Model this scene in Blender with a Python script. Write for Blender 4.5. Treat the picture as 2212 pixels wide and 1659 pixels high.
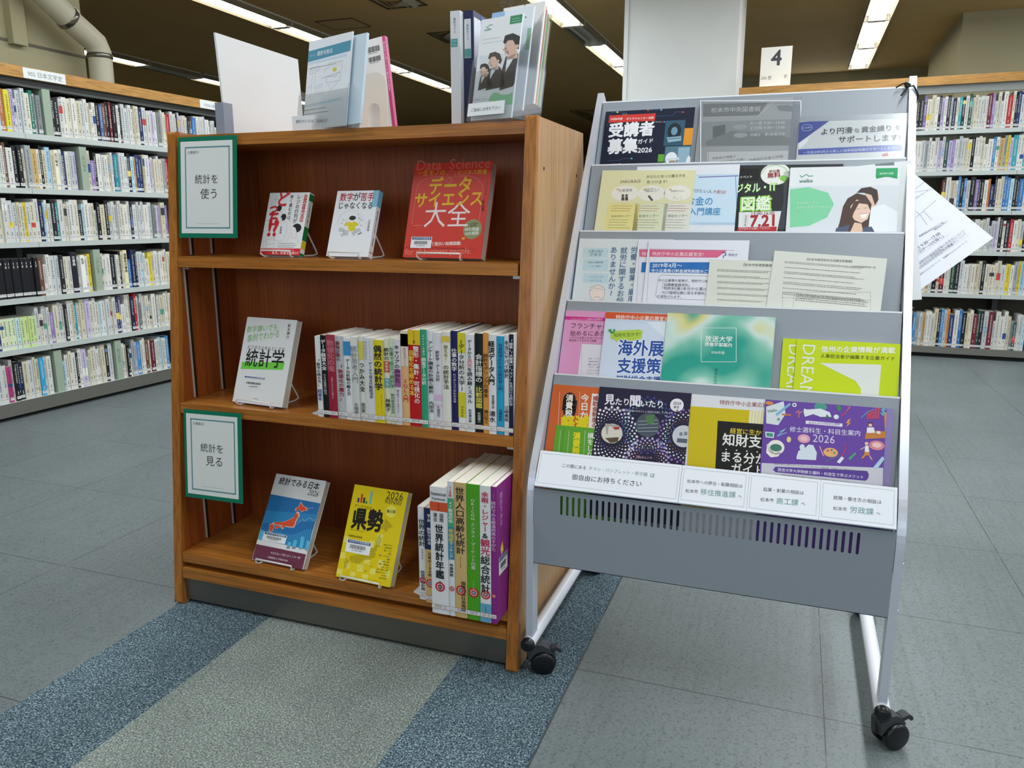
import bpy, math, random
from mathutils import Vector as V, Matrix
from mathutils.geometry import tessellate_polygon

# ------------------------------------------------------------------ scene, camera, light
for o in list(bpy.data.objects): bpy.data.objects.remove(o)
SC = bpy.context.scene
COL = SC.collection
SC.view_settings.view_transform = 'Standard'
SC.view_settings.look = 'None'
SC.view_settings.gamma = 1
SC.view_settings.use_curve_mapping = False
SC.view_settings.exposure = 0.0
SC.cycles.transparent_max_bounces = 32
W, H = 2212.0, 1659.0
FPX, PITCH, ROLL, YAW = 1675.6, 0.2106, 0.0005, -0.3478
CAM = V((0.501024, -1.410864, 0.957372))
_cp, _sp, _cy, _sy = math.cos(PITCH), math.sin(PITCH), math.cos(YAW), math.sin(YAW)
FW = V((_sy*_cp, _cy*_cp, -_sp)); _rt = V((_cy, -_sy, 0)); _up = _rt.cross(FW)
RT = _rt*math.cos(ROLL) + _up*math.sin(ROLL); UP = _up*math.cos(ROLL) - _rt*math.sin(ROLL)
cd = bpy.data.cameras.new('camera'); cam = bpy.data.objects.new('camera', cd); COL.objects.link(cam)
cd.sensor_fit = 'HORIZONTAL'; cd.sensor_width = 36.0; cd.lens = 36.0*FPX/W; cd.clip_start = 0.05; cd.clip_end = 100
m3 = Matrix((RT, UP, -FW)).transposed()
cam.matrix_world = Matrix.Translation(CAM) @ m3.to_4x4()
SC.camera = cam

world = bpy.data.worlds.new('world'); SC.world = world; world.use_nodes = True
bg = world.node_tree.nodes['Background']; bg.inputs[0].default_value = (0.70, 0.85, 1.0, 1); bg.inputs[1].default_value = 0.10

def area(name, loc, rot, sx, sy, power, col):
    l = bpy.data.lights.new(name, 'AREA'); l.shape = 'RECTANGLE'; l.size = sx; l.size_y = sy; l.energy = power; l.color = col
    o = bpy.data.objects.new(name, l); COL.objects.link(o); o.location = loc; o.rotation_euler = rot
    return o
CEIL = 2.8
WARM = (1.0, 0.95, 0.86); COOL = (0.91, 0.965, 1.0)
# fluorescent rows of the reading room that hang above and behind the camera
for i, (x, ya, yb) in enumerate(((-4.3, -1.6, 4.0), (-1.66, -1.6, 4.9), (1.04, -1.6, 5.4), (3.7, -1.6, 8.0))):
    area('ceiling_lamp', (x, (ya+yb)/2, CEIL-.07), (0, 0, 0), .22, yb-ya, (5.5 if i == 0 else 18)*(yb-ya), WARM if i == 0 else COOL)
# daylight: area lamps added for unseen windows behind the camera and to its right
area('daylight', (0.8, -4.9, 1.7), (math.pi/2, 0, 0), 7.0, 1.7, 70, (0.80, 0.90, 1.0))
area('daylight', (5.4, 1.2, 1.7), (math.pi/2, 0, math.pi/2), 9.0, 1.7, 48, (0.80, 0.90, 1.0))

X, Y, Z = V((1, 0, 0)), V((0, 1, 0)), V((0, 0, 1))
def at(px, py, n, p):
    """the point of the plane (normal n through p) seen at pixel px, py of the photograph"""
    d = FW + RT*((px-W/2)/FPX) - UP*((py-H/2)/FPX)
    n = V(n); return CAM + d*((V(p)-CAM).dot(n)/d.dot(n))

# ------------------------------------------------------------------ materials
def lin(h):
    h = h.lstrip('#'); r = []
    for i in (0, 2, 4):
        c = int(h[i:i+2], 16)/255; r.append(c/12.92 if c <= .04045 else ((c+.055)/1.055)**2.4)
    return r[0], r[1], r[2], 1.0
_M = {}
def M(h, rough=.55, metal=0.0, spec=.35):
    k = (h, rough, metal, spec)
    if k not in _M:
        m = bpy.data.materials.new('paint'); m.use_nodes = True
        b = m.node_tree.nodes['Principled BSDF']
        b.inputs['Base Color'].default_value = lin(h); b.inputs['Roughness'].default_value = rough
        b.inputs['Metallic'].default_value = metal; b.inputs['Specular IOR Level'].default_value = spec
        _M[k] = m
    return _M[k]
def nmat(name, rough=.5, spec=.35, metal=0.0):
    m = bpy.data.materials.new(name); m.use_nodes = True; t = m.node_tree
    b = t.nodes['Principled BSDF']; b.inputs['Roughness'].default_value = rough; b.inputs['Specular IOR Level'].default_value = spec
    b.inputs['Metallic'].default_value = metal
    return m, t, b
def node(t, kind, **kw):
    n = t.nodes.new(kind)
    for k, v in kw.items(): setattr(n, k, v)
    return n
def ramp(t, fac, stops):
    r = node(t, 'ShaderNodeValToRGB'); e = r.color_ramp.elements
    while len(e) < len(stops): e.new(.5)
    for el, (p, c) in zip(e, stops): el.position = p; el.color = lin(c) if isinstance(c, str) else c
    t.links.new(fac, r.inputs[0]); return r.outputs[0]
def noise(t, vec, scale, detail=3, rough=.55):
    n = node(t, 'ShaderNodeTexNoise'); n.inputs['Scale'].default_value = scale; n.inputs['Detail'].default_value = detail
    n.inputs['Roughness'].default_value = rough; t.links.new(vec, n.inputs['Vector']); return n.outputs['Fac']
def mapped(t, sc):
    c = node(t, 'ShaderNodeTexCoord'); mp = node(t, 'ShaderNodeMapping'); mp.inputs['Scale'].default_value = sc
    t.links.new(c.outputs['Object'], mp.inputs[0]); return mp.outputs[0]
def mixc(t, fac, a, b, mode='MIX'):
    x = node(t, 'ShaderNodeMix', data_type='RGBA', blend_type=mode)
    if isinstance(fac, float): x.inputs[0].default_value = fac
    else: t.links.new(fac, x.inputs[0])
    for i, v in ((6, a), (7, b)):
        if isinstance(v, str): x.inputs[i].default_value = lin(v)
        else: t.links.new(v, x.inputs[i])
    return x.outputs[2]
def wood(name, c0, c1, c2, scale, fine, rough=.38, spec=.4):
    m, t, b = nmat(name, rough, spec)
    broad = ramp(t, noise(t, mapped(t, scale), 1.0, 4), ((.3, c0), (.52, c1), (.75, c2)))
    grain = ramp(t, noise(t, mapped(t, fine), 1.0, 2, .7), ((.35, '#9a9a9a'), (.6, '#ffffff')))
    t.links.new(mixc(t, .55, broad, grain, 'MULTIPLY'), b.inputs['Base Color'])
    return m
M_VENEER = wood('oak_veneer', '#b58a5c', '#c09668', '#caa275', (9, 9, .7), (330, 330, 3.5))
M_VENEER_SHADE = wood('oak_veneer_shaded', '#8f4518', '#9c4f1e', '#a85a26', (9, 9, .7), (330, 330, 3.5), .45)  # same oak veneer, darker and redder to paint in the interior shade
M_EDGE = wood('oak_edge', '#a9682a', '#b87530', '#c5843c', (1.2, 14, 14), (5, 160, 160), .32)
M_EDGE_V = wood('oak_edge_upright', '#a9682a', '#b5722f', '#c08038', (14, 14, 1.2), (160, 160, 5), .32)
M_SHELFTOP = wood('oak_shelf', '#9d6228', '#a86a2d', '#b47534', (1.2, 14, 14), (5, 160, 160), .36)
def speckle(name, stops, sc=420, blotch=None, rough=.95):
    m, t, b = nmat(name, rough, .1)
    v = mapped(t, (1, 1, 1))
    a = ramp(t, noise(t, v, sc, 2, .7), stops)
    if blotch:
        a = mixc(t, .5, a, ramp(t, noise(t, v, 3.0, 4), ((.3, '#9c9c9c'), (.7, '#ffffff'))), 'MULTIPLY')
    t.links.new(a, b.inputs['Base Color'])
    bp = node(t, 'ShaderNodeBump'); bp.inputs['Strength'].default_value = .35; bp.inputs['Distance'].default_value = .002
    t.links.new(noise(t, v, sc, 2, .7), bp.inputs['Height']); t.links.new(bp.outputs[0], b.inputs['Normal'])
    return m
M_CARPET_D = speckle('carpet_slate', ((.34, '#18222a'), (.46, '#4e626e'), (.55, '#607680'), (.66, '#b4c6cc')), 300, True)
M_CARPET_L = speckle('carpet_grey', ((.34, '#555f5a'), (.47, '#848e8a'), (.56, '#8f9995'), (.67, '#c6cfca')), 280, True)
def floor_mat():
    m, t, b = nmat('vinyl_tile', .42, .35)
    v = mapped(t, (1, 1, 1))
    base = ramp(t, noise(t, v, 1.3, 4), ((.3, '#687173'), (.7, '#788183')))
    fine = ramp(t, noise(t, v, 210, 2, .7), ((.33, '#7d8284'), (.44, '#e2e5e5'), (.6, '#f0f2f2'), (.7, '#ffffff')))
    col = mixc(t, .7, base, fine, 'MULTIPLY')
    scr = ramp(t, noise(t, mapped(t, (70, 2.2, 1)), 1.0, 3, .6), ((.36, '#b9bdbb'), (.5, '#ffffff')))
    col = mixc(t, .16, col, scr, 'MULTIPLY')
    sep = node(t, 'ShaderNodeSeparateXYZ'); t.links.new(v, sep.inputs[0])
    seams = None
    for ax, off in (('X', .615), ('Y', .165)):
        a = node(t, 'ShaderNodeMath', operation='SUBTRACT'); t.links.new(sep.outputs[ax], a.inputs[0]); a.inputs[1].default_value = off-50
        d = node(t, 'ShaderNodeMath', operation='MODULO'); t.links.new(a.outputs[0], d.inputs[0]); d.inputs[1].default_value = .5
        l = node(t, 'ShaderNodeMath', operation='LESS_THAN'); t.links.new(d.outputs[0], l.inputs[0]); l.inputs[1].default_value = .0022
        if seams is None: seams = l.outputs[0]
        else:
            mx = node(t, 'ShaderNodeMath', operation='MAXIMUM'); t.links.new(seams, mx.inputs[0]); t.links.new(l.outputs[0], mx.inputs[1]); seams = mx.outputs[0]
    dirt = node(t, 'ShaderNodeMath', operation='MULTIPLY'); t.links.new(seams, dirt.inputs[0])
    t.links.new(ramp(t, noise(t, v, 9, 3), ((.3, '#404040'), (.45, '#ffffff'))), dirt.inputs[1])
    t.links.new(mixc(t, dirt.outputs[0], col, '#33383a'), b.inputs['Base Color'])
    return m
M_FLOOR = floor_mat()
def plaster(name, a, c, rough=.85):
    m, t, b = nmat(name, rough, .2)
    t.links.new(ramp(t, noise(t, mapped(t, (1, 1, 1)), 2.0, 3), ((.3, a), (.7, c))), b.inputs['Base Color'])
    return m
M_CEIL = plaster('ceiling_board', '#d6b57c', '#dcbc84')
M_WALL = plaster('wall_paint', '#b3ad8c', '#bbb594')
M_WALLW = plaster('wall_white', '#d9dcda', '#e2e5e3')
M_STEEL = M('#929aa3', .35, .0, .5)       # light grey painted sheet of the leaflet rack
M_ALU = M('#cfd4df', .28, .25, .6)        # rack side frames
M_TUBE = M('#dfe3ec', .3, .0, .5)
M_BLACK = M('#0d0f13', .32, .0, .5)
M_TOEKICK = M('#77746d', .35, .75, .5)
M_WIRE = M('#e6e6e2', .3, .0, .5)
M_PAGES = M('#e9e5da', .8, .0, .1)
M_SHELF_GREY = M('#bcc3bf', .45, .1, .4)
M_DARKSTEEL = M('#4c4f4d', .5, .2, .4)
M_BASE_STEEL = M('#87857c', .32, .7, .5)
M_SHELFWOOD = wood('cornice_oak', '#b98745', '#c08d49', '#c8974f', (14, 1.2, 14), (160, 5, 160), .4)
def emit(name, col, s):
    m = bpy.data.materials.new(name); m.use_nodes = True; t = m.node_tree; t.nodes.clear()
    e = t.nodes.new('ShaderNodeEmission'); e.inputs[0].default_value = col; e.inputs[1].default_value = s
    o = t.nodes.new('ShaderNodeOutputMaterial'); t.links.new(e.outputs[0], o.inputs[0]); return m
M_LAMP = emit('fluorescent_glow', (1.0, .95, .86, 1), 9.0)
M_SKY = emit('daylight_pane', (.88, .95, 1.0, 1), 2.2)
def clear(name, tint, gloss, rough=.05):
    m = bpy.data.materials.new(name); m.use_nodes = True; t = m.node_tree; t.nodes.clear()
    a = t.nodes.new('ShaderNodeBsdfTransparent'); a.inputs[0].default_value = tint
    g = t.nodes.new('ShaderNodeBsdfGlossy'); g.inputs['Roughness'].default_value = rough
    l = t.nodes.new('ShaderNodeLayerWeight'); l.inputs[0].default_value = .3
    k = t.nodes.new('ShaderNodeMath'); k.operation = 'MULTIPLY_ADD'; k.inputs[1].default_value = gloss; k.inputs[2].default_value = .035
    x = t.nodes.new('ShaderNodeMixShader'); o = t.nodes.new('ShaderNodeOutputMaterial')
    t.links.new(l.outputs['Facing'], k.inputs[0]); t.links.new(k.outputs[0], x.inputs[0]); t.links.new(a.outputs[0], x.inputs[1]); t.links.new(g.outputs[0], x.inputs[2]); t.links.new(x.outputs[0], o.inputs[0])
    return m
M_ACRYL = clear('clear_acrylic', (.97, .98, .985, 1), .5)
M_FILM = clear('clear_film', (.97, .975, .98, 1), .35, .2)

# ------------------------------------------------------------------ mesh helpers
def org(o):
    v = V((0, 0, 0))
    while o is not None: v = v + V(o.location); o = o.parent
    return v
class MB:
    def __init__(s): s.v = []; s.f = []; s.m = []; s.s = []; s.mats = []
    def mi(s, m):
        if m not in s.mats: s.mats.append(m)
        return s.mats.index(m)
    def add(s, vs, fs, m, smooth=False):
        b = len(s.v); i = s.mi(m); s.v += [V(p) for p in vs]
        for f in fs: s.f.append([b+k for k in f]); s.m.append(i); s.s.append(smooth)
        return s
    def obox(s, o, a, b, c, m):
        """box from corner o along the vectors a, b, c"""
        o, a, b, c = V(o), V(a), V(b), V(c)
        vs = [o, o+a, o+a+b, o+b, o+c, o+a+c, o+a+b+c, o+b+c]
        fs = [(0, 3, 2, 1), (4, 5, 6, 7), (0, 1, 5, 4), (1, 2, 6, 5), (2, 3, 7, 6), (3, 0, 4, 7)]
        if a.cross(b).dot(c) < 0: fs = [f[::-1] for f in fs]
        ms = m if isinstance(m, (list, tuple)) else [m]*6   # bottom, top, front, right, back, left
        for f, mm in zip(fs, ms): s.add(vs, [f], mm)
        return s
    def box(s, x0, x1, y0, y1, z0, z1, m): return s.obox((x0, y0, z0), (x1-x0, 0, 0), (0, y1-y0, 0), (0, 0, z1-z0), m)
    def prism(s, poly, d, m, side=None):
        n = len(poly); poly = [V(p) for p in poly]; d = V(d)
        nn = V((0, 0, 0))
        for i in range(n): nn += poly[i].cross(poly[(i+1) % n])
        if nn.dot(d) > 0: poly = poly[::-1]
        tri = tessellate_polygon([poly]); q = [p+d for p in poly]
        # orient caps
        def orient(t, ref):
            a, b, c = (poly[k] for k in t); return t if (b-a).cross(c-a).dot(ref) > 0 else t[::-1]
        s.add(poly, [orient(tuple(t), -d) for t in tri], m)
        s.add(q, [orient(tuple(t), d) for t in tri], m)
        s.add(poly+q, [((i+1) % n, i, n+i, n+(i+1) % n)[::-1] for i in range(n)], side or m)
        return s
    def tube(s, path, r, m, seg=8, closed=False, sx=1.0):
        P = [V(p) for p in path]; n = len(P); rings = []
        ref = None
        for i in range(n):
            a = P[i-1] if (i > 0 or closed) else P[i]; b = P[(i+1) % n] if (i < n-1 or closed) else P[i]
            t = (b-a).normalized()
            if ref is None:
                ref = Z.cross(t) if abs(t.z) < .9 else X.cross(t)
            ref = (ref - t*ref.dot(t)).normalized(); bn = t.cross(ref)
            rr = r[i] if isinstance(r, (list, tuple)) else r
            rings.append([P[i]+(ref*math.cos(2*math.pi*k/seg)*sx+bn*math.sin(2*math.pi*k/seg))*rr for k in range(seg)])
        vs = [p for q in rings for p in q]; fs = []
        for i in range(n if closed else n-1):
            j = (i+1) % n
            for k in range(seg): k2 = (k+1) % seg; fs.append((i*seg+k, i*seg+k2, j*seg+k2, j*seg+k))
        s.add(vs, fs, m, True)
        if not closed:
            s.add(rings[0], [tuple(range(seg))[::-1]], m); s.add(rings[-1], [tuple(range(seg))], m)
        return s
    def lathe(s, a, d, prof, m, seg=24):
        """profile (distance along d, radius) turned about the axis a + t d"""
        a, d = V(a), V(d).normalized(); e = d.orthogonal().normalized(); g = d.cross(e)
        vs = [a+d*t+(e*math.cos(2*math.pi*k/seg)+g*math.sin(2*math.pi*k/seg))*r for t, r in prof for k in range(seg)]
        n = len(prof); fs = [(i*seg+k, i*seg+(k+1) % seg, (i+1)*seg+(k+1) % seg, (i+1)*seg+k) for i in range(n-1) for k in range(seg)]
        s.add(vs, fs, m, True)
        s.add(vs[:seg], [tuple(range(seg))[::-1]], m); s.add(vs[-seg:], [tuple(range(seg))], m)
        return s
    def build(s, name, parent=None, loc=None, bevel=0, segs=2):
        if parent is not None and loc is None: o0 = org(parent); lc = V((0, 0, 0))
        elif loc is not None: o0 = V(loc); lc = o0 - (org(parent) if parent else V((0, 0, 0)))
        else:
            xs = [p.x for p in s.v]; ys = [p.y for p in s.v]
            o0 = V(((min(xs)+max(xs))/2, (min(ys)+max(ys))/2, min(p.z for p in s.v))); lc = o0
        me = bpy.data.meshes.new(name); me.from_pydata([tuple(p-o0) for p in s.v], [], s.f)
        for m in s.mats: me.materials.append(m)
        me.polygons.foreach_set('material_index', s.m); me.polygons.foreach_set('use_smooth', s.s); me.update()
        o = bpy.data.objects.new(name, me); COL.objects.link(o); o.location = lc; o.parent = parent
        if bevel:
            b = o.modifiers.new('bevel', 'BEVEL'); b.width = bevel; b.segments = segs; b.limit_method = 'ANGLE'; b.angle_limit = .6
        return o
def tag(o, label, cat, group=None, kind=None):
    o['label'] = label; o['category'] = cat
    if group: o['group'] = group
    if kind: o['kind'] = kind
    return o
def thing(name, label, cat, loc, group=None):
    o = bpy.data.objects.new(name, None); COL.objects.link(o); o.location = loc; o.empty_display_size = .05
    return tag(o, label, cat, group)
def struct(name, mb, bevel=0):
    o = mb.build(name, bevel=bevel); o['kind'] = 'structure'; return o

# ------------------------------------------------------------------ printing on paper
_G = {}
def strokes(bold):
    """offsets of the overprints that thicken a letter by bold (in ems)"""
    if abs(bold) < .009: return [(0, 0)]
    k = bold*1.15; d = ((0, 0), (1, 0), (-1, 0), (0, 1), (0, -1)) if bold < .025 else ((0, 0), (1, 0), (-1, 0), (0, 1), (0, -1), (.7, .7), (-.7, .7), (.7, -.7), (-.7, -.7))
    return [(k*a, k*b) for a, b in d]
def glyphs(s, bold=0.0):
    bold = 0.0
    k = (s, bold)
    if k not in _G:
        c = bpy.data.curves.new('t', 'FONT'); c.body = s; c.resolution_u = 2; c.offset = bold
        o = bpy.data.objects.new('t', c); me = bpy.data.meshes.new_from_object(o)
        vs = [(v.co.x, v.co.y) for v in me.vertices]; fs = [tuple(p.vertices) for p in me.polygons]
        bpy.data.objects.remove(o); bpy.data.curves.remove(c); bpy.data.meshes.remove(me)
        xs = [p[0] for p in vs] or [0, .5]; ys = [p[1] for p in vs] or [0, .5]
        _G[k] = (vs, fs, min(xs), max(xs), min(ys), max(ys))
    return _G[k]
CR = dict(full=(0, 0, 1), c1=(360, 0, 2.4043), c2=(360, 560, 2.4043), c3=(360, 860, 2.4043), c4=(1120, 140, 2.0256), c5=(1120, 640, 2.5136),
          c6=(1100, 960, 2.3733), A=(540, 400, 9.76), B=(690, 395, 9.217), C=(850, 330, 6.635), T=(440, 50, 5.027), U=(950, 0, 5.719),
          D=(480, 670, 7.21), E=(530, 1010, 6.91), F=(700, 1030, 6.382), R=(1900, 140, 4.609), R2=(1900, 480, 4.609), L=(0, 0, 2.9625), S1=(350, 260, 11.06), S2=(370, 820, 11.06))
def P(c, x, y):
    ox, oy, s = CR[c]; return ox+x/s, oy+y/s
class Page:
    """a printed face: origin o (top left), ex to its right, ey up; lengths in metres. With a crop name c the drawing calls take positions
    read off that crop of the photograph and lay them on the face, else millimetres."""
    EPS = 8e-5
    def __init__(s, mb, o, ex, ey, w, h, c=None):
        s.mb, s.o, s.ex, s.ey, s.w, s.h, s.c = mb, V(o), V(ex).normalized(), V(ey).normalized(), w, h, c
        s.n = s.ex.cross(s.ey)
    def q(s, x, y):
        if s.c is None: return x/1000, y/1000
        p = at(*P(s.c, x, y), s.n, s.o) - s.o
        return p.dot(s.ex), p.dot(s.ey)
    def put(s, uv, faces, m, lv):
        k = s.n*(s.EPS*lv)
        s.mb.add([s.o+s.ex*u+s.ey*v+k for u, v in uv], faces, m)
    def clip(s, uv):
        for ax, lim, sg in ((0, 0, 1), (0, s.w, -1), (1, -s.h, 1), (1, 0, -1)):
            out = []
            for i in range(len(uv)):
                a, b = uv[i], uv[(i+1) % len(uv)]; da, db = (a[ax]-lim)*sg, (b[ax]-lim)*sg
                if da >= 0: out.append(a)
                if (da > 0) != (db > 0) and da != db and abs(da-db) > 1e-12:
                    t = da/(da-db); out.append((a[0]+(b[0]-a[0])*t, a[1]+(b[1]-a[1])*t))
            uv = out
            if len(uv) < 3: return []
        return uv
    def uvpoly(s, uv, col, lv=1, clip=True):
        m = col if not isinstance(col, str) else M(col, .5)
        if clip: uv = s.clip(list(uv))
        if len(uv) < 3: return
        a = sum(uv[i][0]*uv[(i+1) % len(uv)][1]-uv[(i+1) % len(uv)][0]*uv[i][1] for i in range(len(uv)))
        if a < 0: uv = uv[::-1]
        tri = tessellate_polygon([[V((u, v, 0)) for u, v in uv]])
        fs = []
        for t in tri:
            p, q_, r = (uv[k] for k in t)
            fs.append(tuple(t) if (q_[0]-p[0])*(r[1]-p[1])-(q_[1]-p[1])*(r[0]-p[0]) > 0 else tuple(t)[::-1])
        s.put(uv, fs, m, lv)
    def poly(s, pts, col, lv=1): s.uvpoly([s.q(*p) for p in pts], col, lv)
    def rect(s, x0, y0, x1, y1, col, lv=1):
        a, b = s.q(x0, y0), s.q(x1, y1); s.uvpoly([(a[0], a[1]), (b[0], a[1]), (b[0], b[1]), (a[0], b[1])], col, lv)
    def fill(s, col, lv=1, u0=0, v0=0, u1=1, v1=1):
        s.uvpoly([(s.w*u0, -s.h*v0), (s.w*u1, -s.h*v0), (s.w*u1, -s.h*v1), (s.w*u0, -s.h*v1)], col, lv)
    def circle(s, x, y, r, col, lv=1, ry=None, n=28):
        c = s.q(x, y); e = s.q(x+r, y); R = math.hypot(e[0]-c[0], e[1]-c[1])
        R2 = R if ry is None else abs(s.q(x, y+ry)[1]-c[1])
        s.uvpoly([(c[0]+R*math.cos(2*math.pi*k/n), c[1]+R2*math.sin(2*math.pi*k/n)) for k in range(n)], col, lv)
    def line(s, pts, wd, col, lv=2):
        """polyline of the width wd in millimetres"""
        u = [s.q(*p) for p in pts]; h = wd/2000
        for a, b in zip(u, u[1:]):
            d = math.hypot(b[0]-a[0], b[1]-a[1]) or 1e-9; tx, ty = (b[0]-a[0])/d*h, (b[1]-a[1])/d*h
            s.uvpoly([(a[0]-tx-ty, a[1]-ty+tx), (a[0]-tx+ty, a[1]-ty-tx), (b[0]+tx+ty, b[1]+ty-tx), (b[0]+tx-ty, b[1]+ty+tx)], col, lv)
    def frame(s, x0, y0, x1, y1, wd, col, lv=2): s.line([(x0, y0), (x1, y0), (x1, y1), (x0, y1), (x0, y0)], wd, col, lv)
    def uvtext(s, t, a, b, col, bold=0., lv=4, hs=1.0, shear=0.):
        vs, fs, x0, x1, y0, y1 = glyphs(t, bold)
        if not vs: return
        m = col if not isinstance(col, str) else M(col, .5)
        dx, dy = b[0]-a[0], b[1]-a[1]; L = math.hypot(dx, dy); k = L/(x1-x0); c, sn = dx/L, dy/L
        for i, (ox, oy) in enumerate(strokes(bold)):
            s.put([(a[0]+((x+ox-x0+shear*y)*k*c-(y+oy)*k*hs*sn), a[1]+((x+ox-x0+shear*y)*k*sn+(y+oy)*k*hs*c)) for x, y in vs], fs, m, lv+.1*i)
    def text(s, t, x0, y0, x1, y1, col, bold=0., lv=4, hs=1.0, shear=0.): s.uvtext(t, s.q(x0, y0), s.q(x1, y1), col, bold, lv, hs, shear)
    def vtext(s, t, xt, yt, xb, yb, col, bold=0., lv=4, wide=None, gap=1.0):
        """a column of characters from the top centre (xt, yt) to the bottom centre (xb, yb)"""
        a, b = s.q(xt, yt), s.q(xb, yb); n = len(t); L = math.hypot(b[0]-a[0], b[1]-a[1])
        dx, dy = (b[0]-a[0])/L, (b[1]-a[1])/L; st = L/n; sz = st*gap if wide is None else wide/1000
        m = col if not isinstance(col, str) else M(col, .5)
        for i, ch in enumerate(t):
            vs, fs, x0, x1, y0, y1 = glyphs(ch, bold)
            if not vs: continue
            turn = ch in 'ー～-〜'
            cx, cy = a[0]+dx*st*(i+.5), a[1]+dy*st*(i+.5)
            mid = (x0+x1)/2 if ord(ch) < 0x2000 else .5
            for j, (ox, oy) in enumerate(strokes(bold)):
                q = []
                for x, y in vs:
                    x, y = x+ox, y+oy
                    lx, ly = (x-mid)*sz, (y-.38)*st*gap
                    if turn: lx, ly = (y-.38)*sz, -(x-mid)*st*gap
                    elif ch in '、。': lx, ly = lx+.6*sz, ly+.6*st
                    q.append((cx+lx*(-dy)+ly*(-dx), cy+lx*dx+ly*(-dy)))
                s.put(q, fs, m, lv+.1*j)
    def scribble(s, x0, y0, x1, y1, rows, col, lv=3, seed=1, fill=.8, mm=.9):
        """rows of print too small to read"""
        r = random.Random(seed); a, b = s.q(x0, y0), s.q(x1, y1)
        for i in range(rows):
            v = a[1]+(b[1]-a[1])*(i+.5)/rows; u = a[0]; end = a[0]+(b[0]-a[0])*(fill+(1-fill)*r.random())
            h = min(abs(b[1]-a[1])/rows*.2, .0006)
            while u < end:
                w = mm/1000*r.uniform(.6, 2.6); s.uvpoly([(u, v-h), (min(u+w, end), v-h), (min(u+w, end), v+h), (u, v+h)], col, lv); u += w+mm/1000*.6
    def barcode(s, x0, y0, x1, y1, lv=5, seed=3, col='#2a2c30'):
        r = random.Random(seed); a, b = s.q(x0, y0), s.q(x1, y1); u = a[0]; st = (b[0]-a[0])/44
        while u < b[0]:
            w = st*r.choice((.45, .45, .9)); s.uvpoly([(u, a[1]), (u+w, a[1]), (u+w, b[1]), (u, b[1])], col, lv); u += w+st*r.choice((.5, .6, 1.0))
def sheet(mb, o, ex, ey, w, h, th, m, c=None, edge=None):
    """paper or booklet body of the thickness th behind the face; returns its printed face"""
    ex, ey = V(ex).normalized(), V(ey).normalized(); n = ex.cross(ey); o = V(o)
    mm = M(m, .5) if isinstance(m, str) else m; e = edge or mm
    mb.obox(o-ey*h-n*th, ex*w, n*th, ey*h, [e, e, mm, e, mm, e])
    # obox face order: bottom, top, front, right, back, left measured along ex / n / ey
    return Page(mb, o, ex, ey, w, h, c)
# ------------------------------------------------------------------ the room
YB = 22.0
struct('floor', MB().box(-9.2, 6.2, -5.2, YB, -.05, 0, M_FLOOR))
struct('ceiling', MB().box(-9.2, 6.2, -5.2, YB, CEIL, CEIL+.08, M_CEIL))
struct('wall_left', MB().box(-9.3, -9.2, -5.2, YB, 0, CEIL, M_WALL))
struct('wall_far', MB().box(-9.2, -.75, YB, YB+.1, 0, CEIL, M_CEIL))
# wall with a high window behind the leaflet rack
WY = 10.0
wa = at(1700, 165, Y, (0, WY, 0)); wb = at(1842, 165, Y, (0, WY, 0))
WX0, WX1, WZ0, WZ1 = wa.x, wb.x, 2.05, 2.68
wl = MB()
wl.box(-.75, WX0, WY, WY+.15, 0, CEIL, M_WALL).box(WX1, 6.2, WY, WY+.15, 0, CEIL, M_WALL)
wl.box(WX0, WX1, WY, WY+.15, 0, WZ0, M_WALL).box(WX0, WX1, WY, WY+.15, WZ1, CEIL, M_WALL)
struct('wall_back', wl)
struct('wall_return', MB().box(-.85, -.75, WY, YB, 0, CEIL, M_WALL))
win = MB().box(WX0, WX1, WY+.09, WY+.11, WZ0, WZ1, M_SKY)
for k in range(4):
    x = WX0+(WX1-WX0)*k/3; win.box(x-.02, x+.02, WY+.03, WY+.085, WZ0, WZ1, M('#8a9092', .4))
win.box(WX0, WX1, WY+.03, WY+.085, WZ1-.03, WZ1, M('#8a9092', .4)).box(WX0, WX1, WY+.03, WY+.085, WZ0, WZ0+.04, M('#8a9092', .4))
struct('window_1', win)
# dropped beam at the far right
b0 = at(2066, 165, Y, (0, 7.2, 0))
struct('beam', MB().box(b0.x, 6.2, 7.2, 9.2, at(2150, 168, Y, (0, 7.2, 0)).z-.25, CEIL, M_WALL))
# white pillar
pa = at(1351, 100, Y, (0, 5.0, 0)); pb = at(1594, 100, Y, (0, 5.0, 0))
struct('pillar', MB().box(pa.x, pb.x, 5.0, 5.62, 0, CEIL, M_WALLW).box(pa.x-.012, pa.x+.02, 4.99, 5.1, 0, CEIL, M_WALLW), .02)
# wall pier on the left with its seam and thin conduit
py1 = at(177, 60, X, (-3.8, 0, 0)).y
pier = MB().box(-4.6, -3.8, -.6, py1, 0, CEIL, M_WALL)
sa = at(36, 91, X, (-3.8, 0, 0))
pier.box(-3.803, -3.796, -.5, py1, sa.z-.008, sa.z+.008, M('#6f6c5c'))
ca = at(28, 60, X, (-3.78, 0, 0))
pier.box(-3.8, -3.75, ca.y-.03, ca.y+.06, sa.z-.02, CEIL, M_WALL)
struct('wall_pier', pier)
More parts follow.
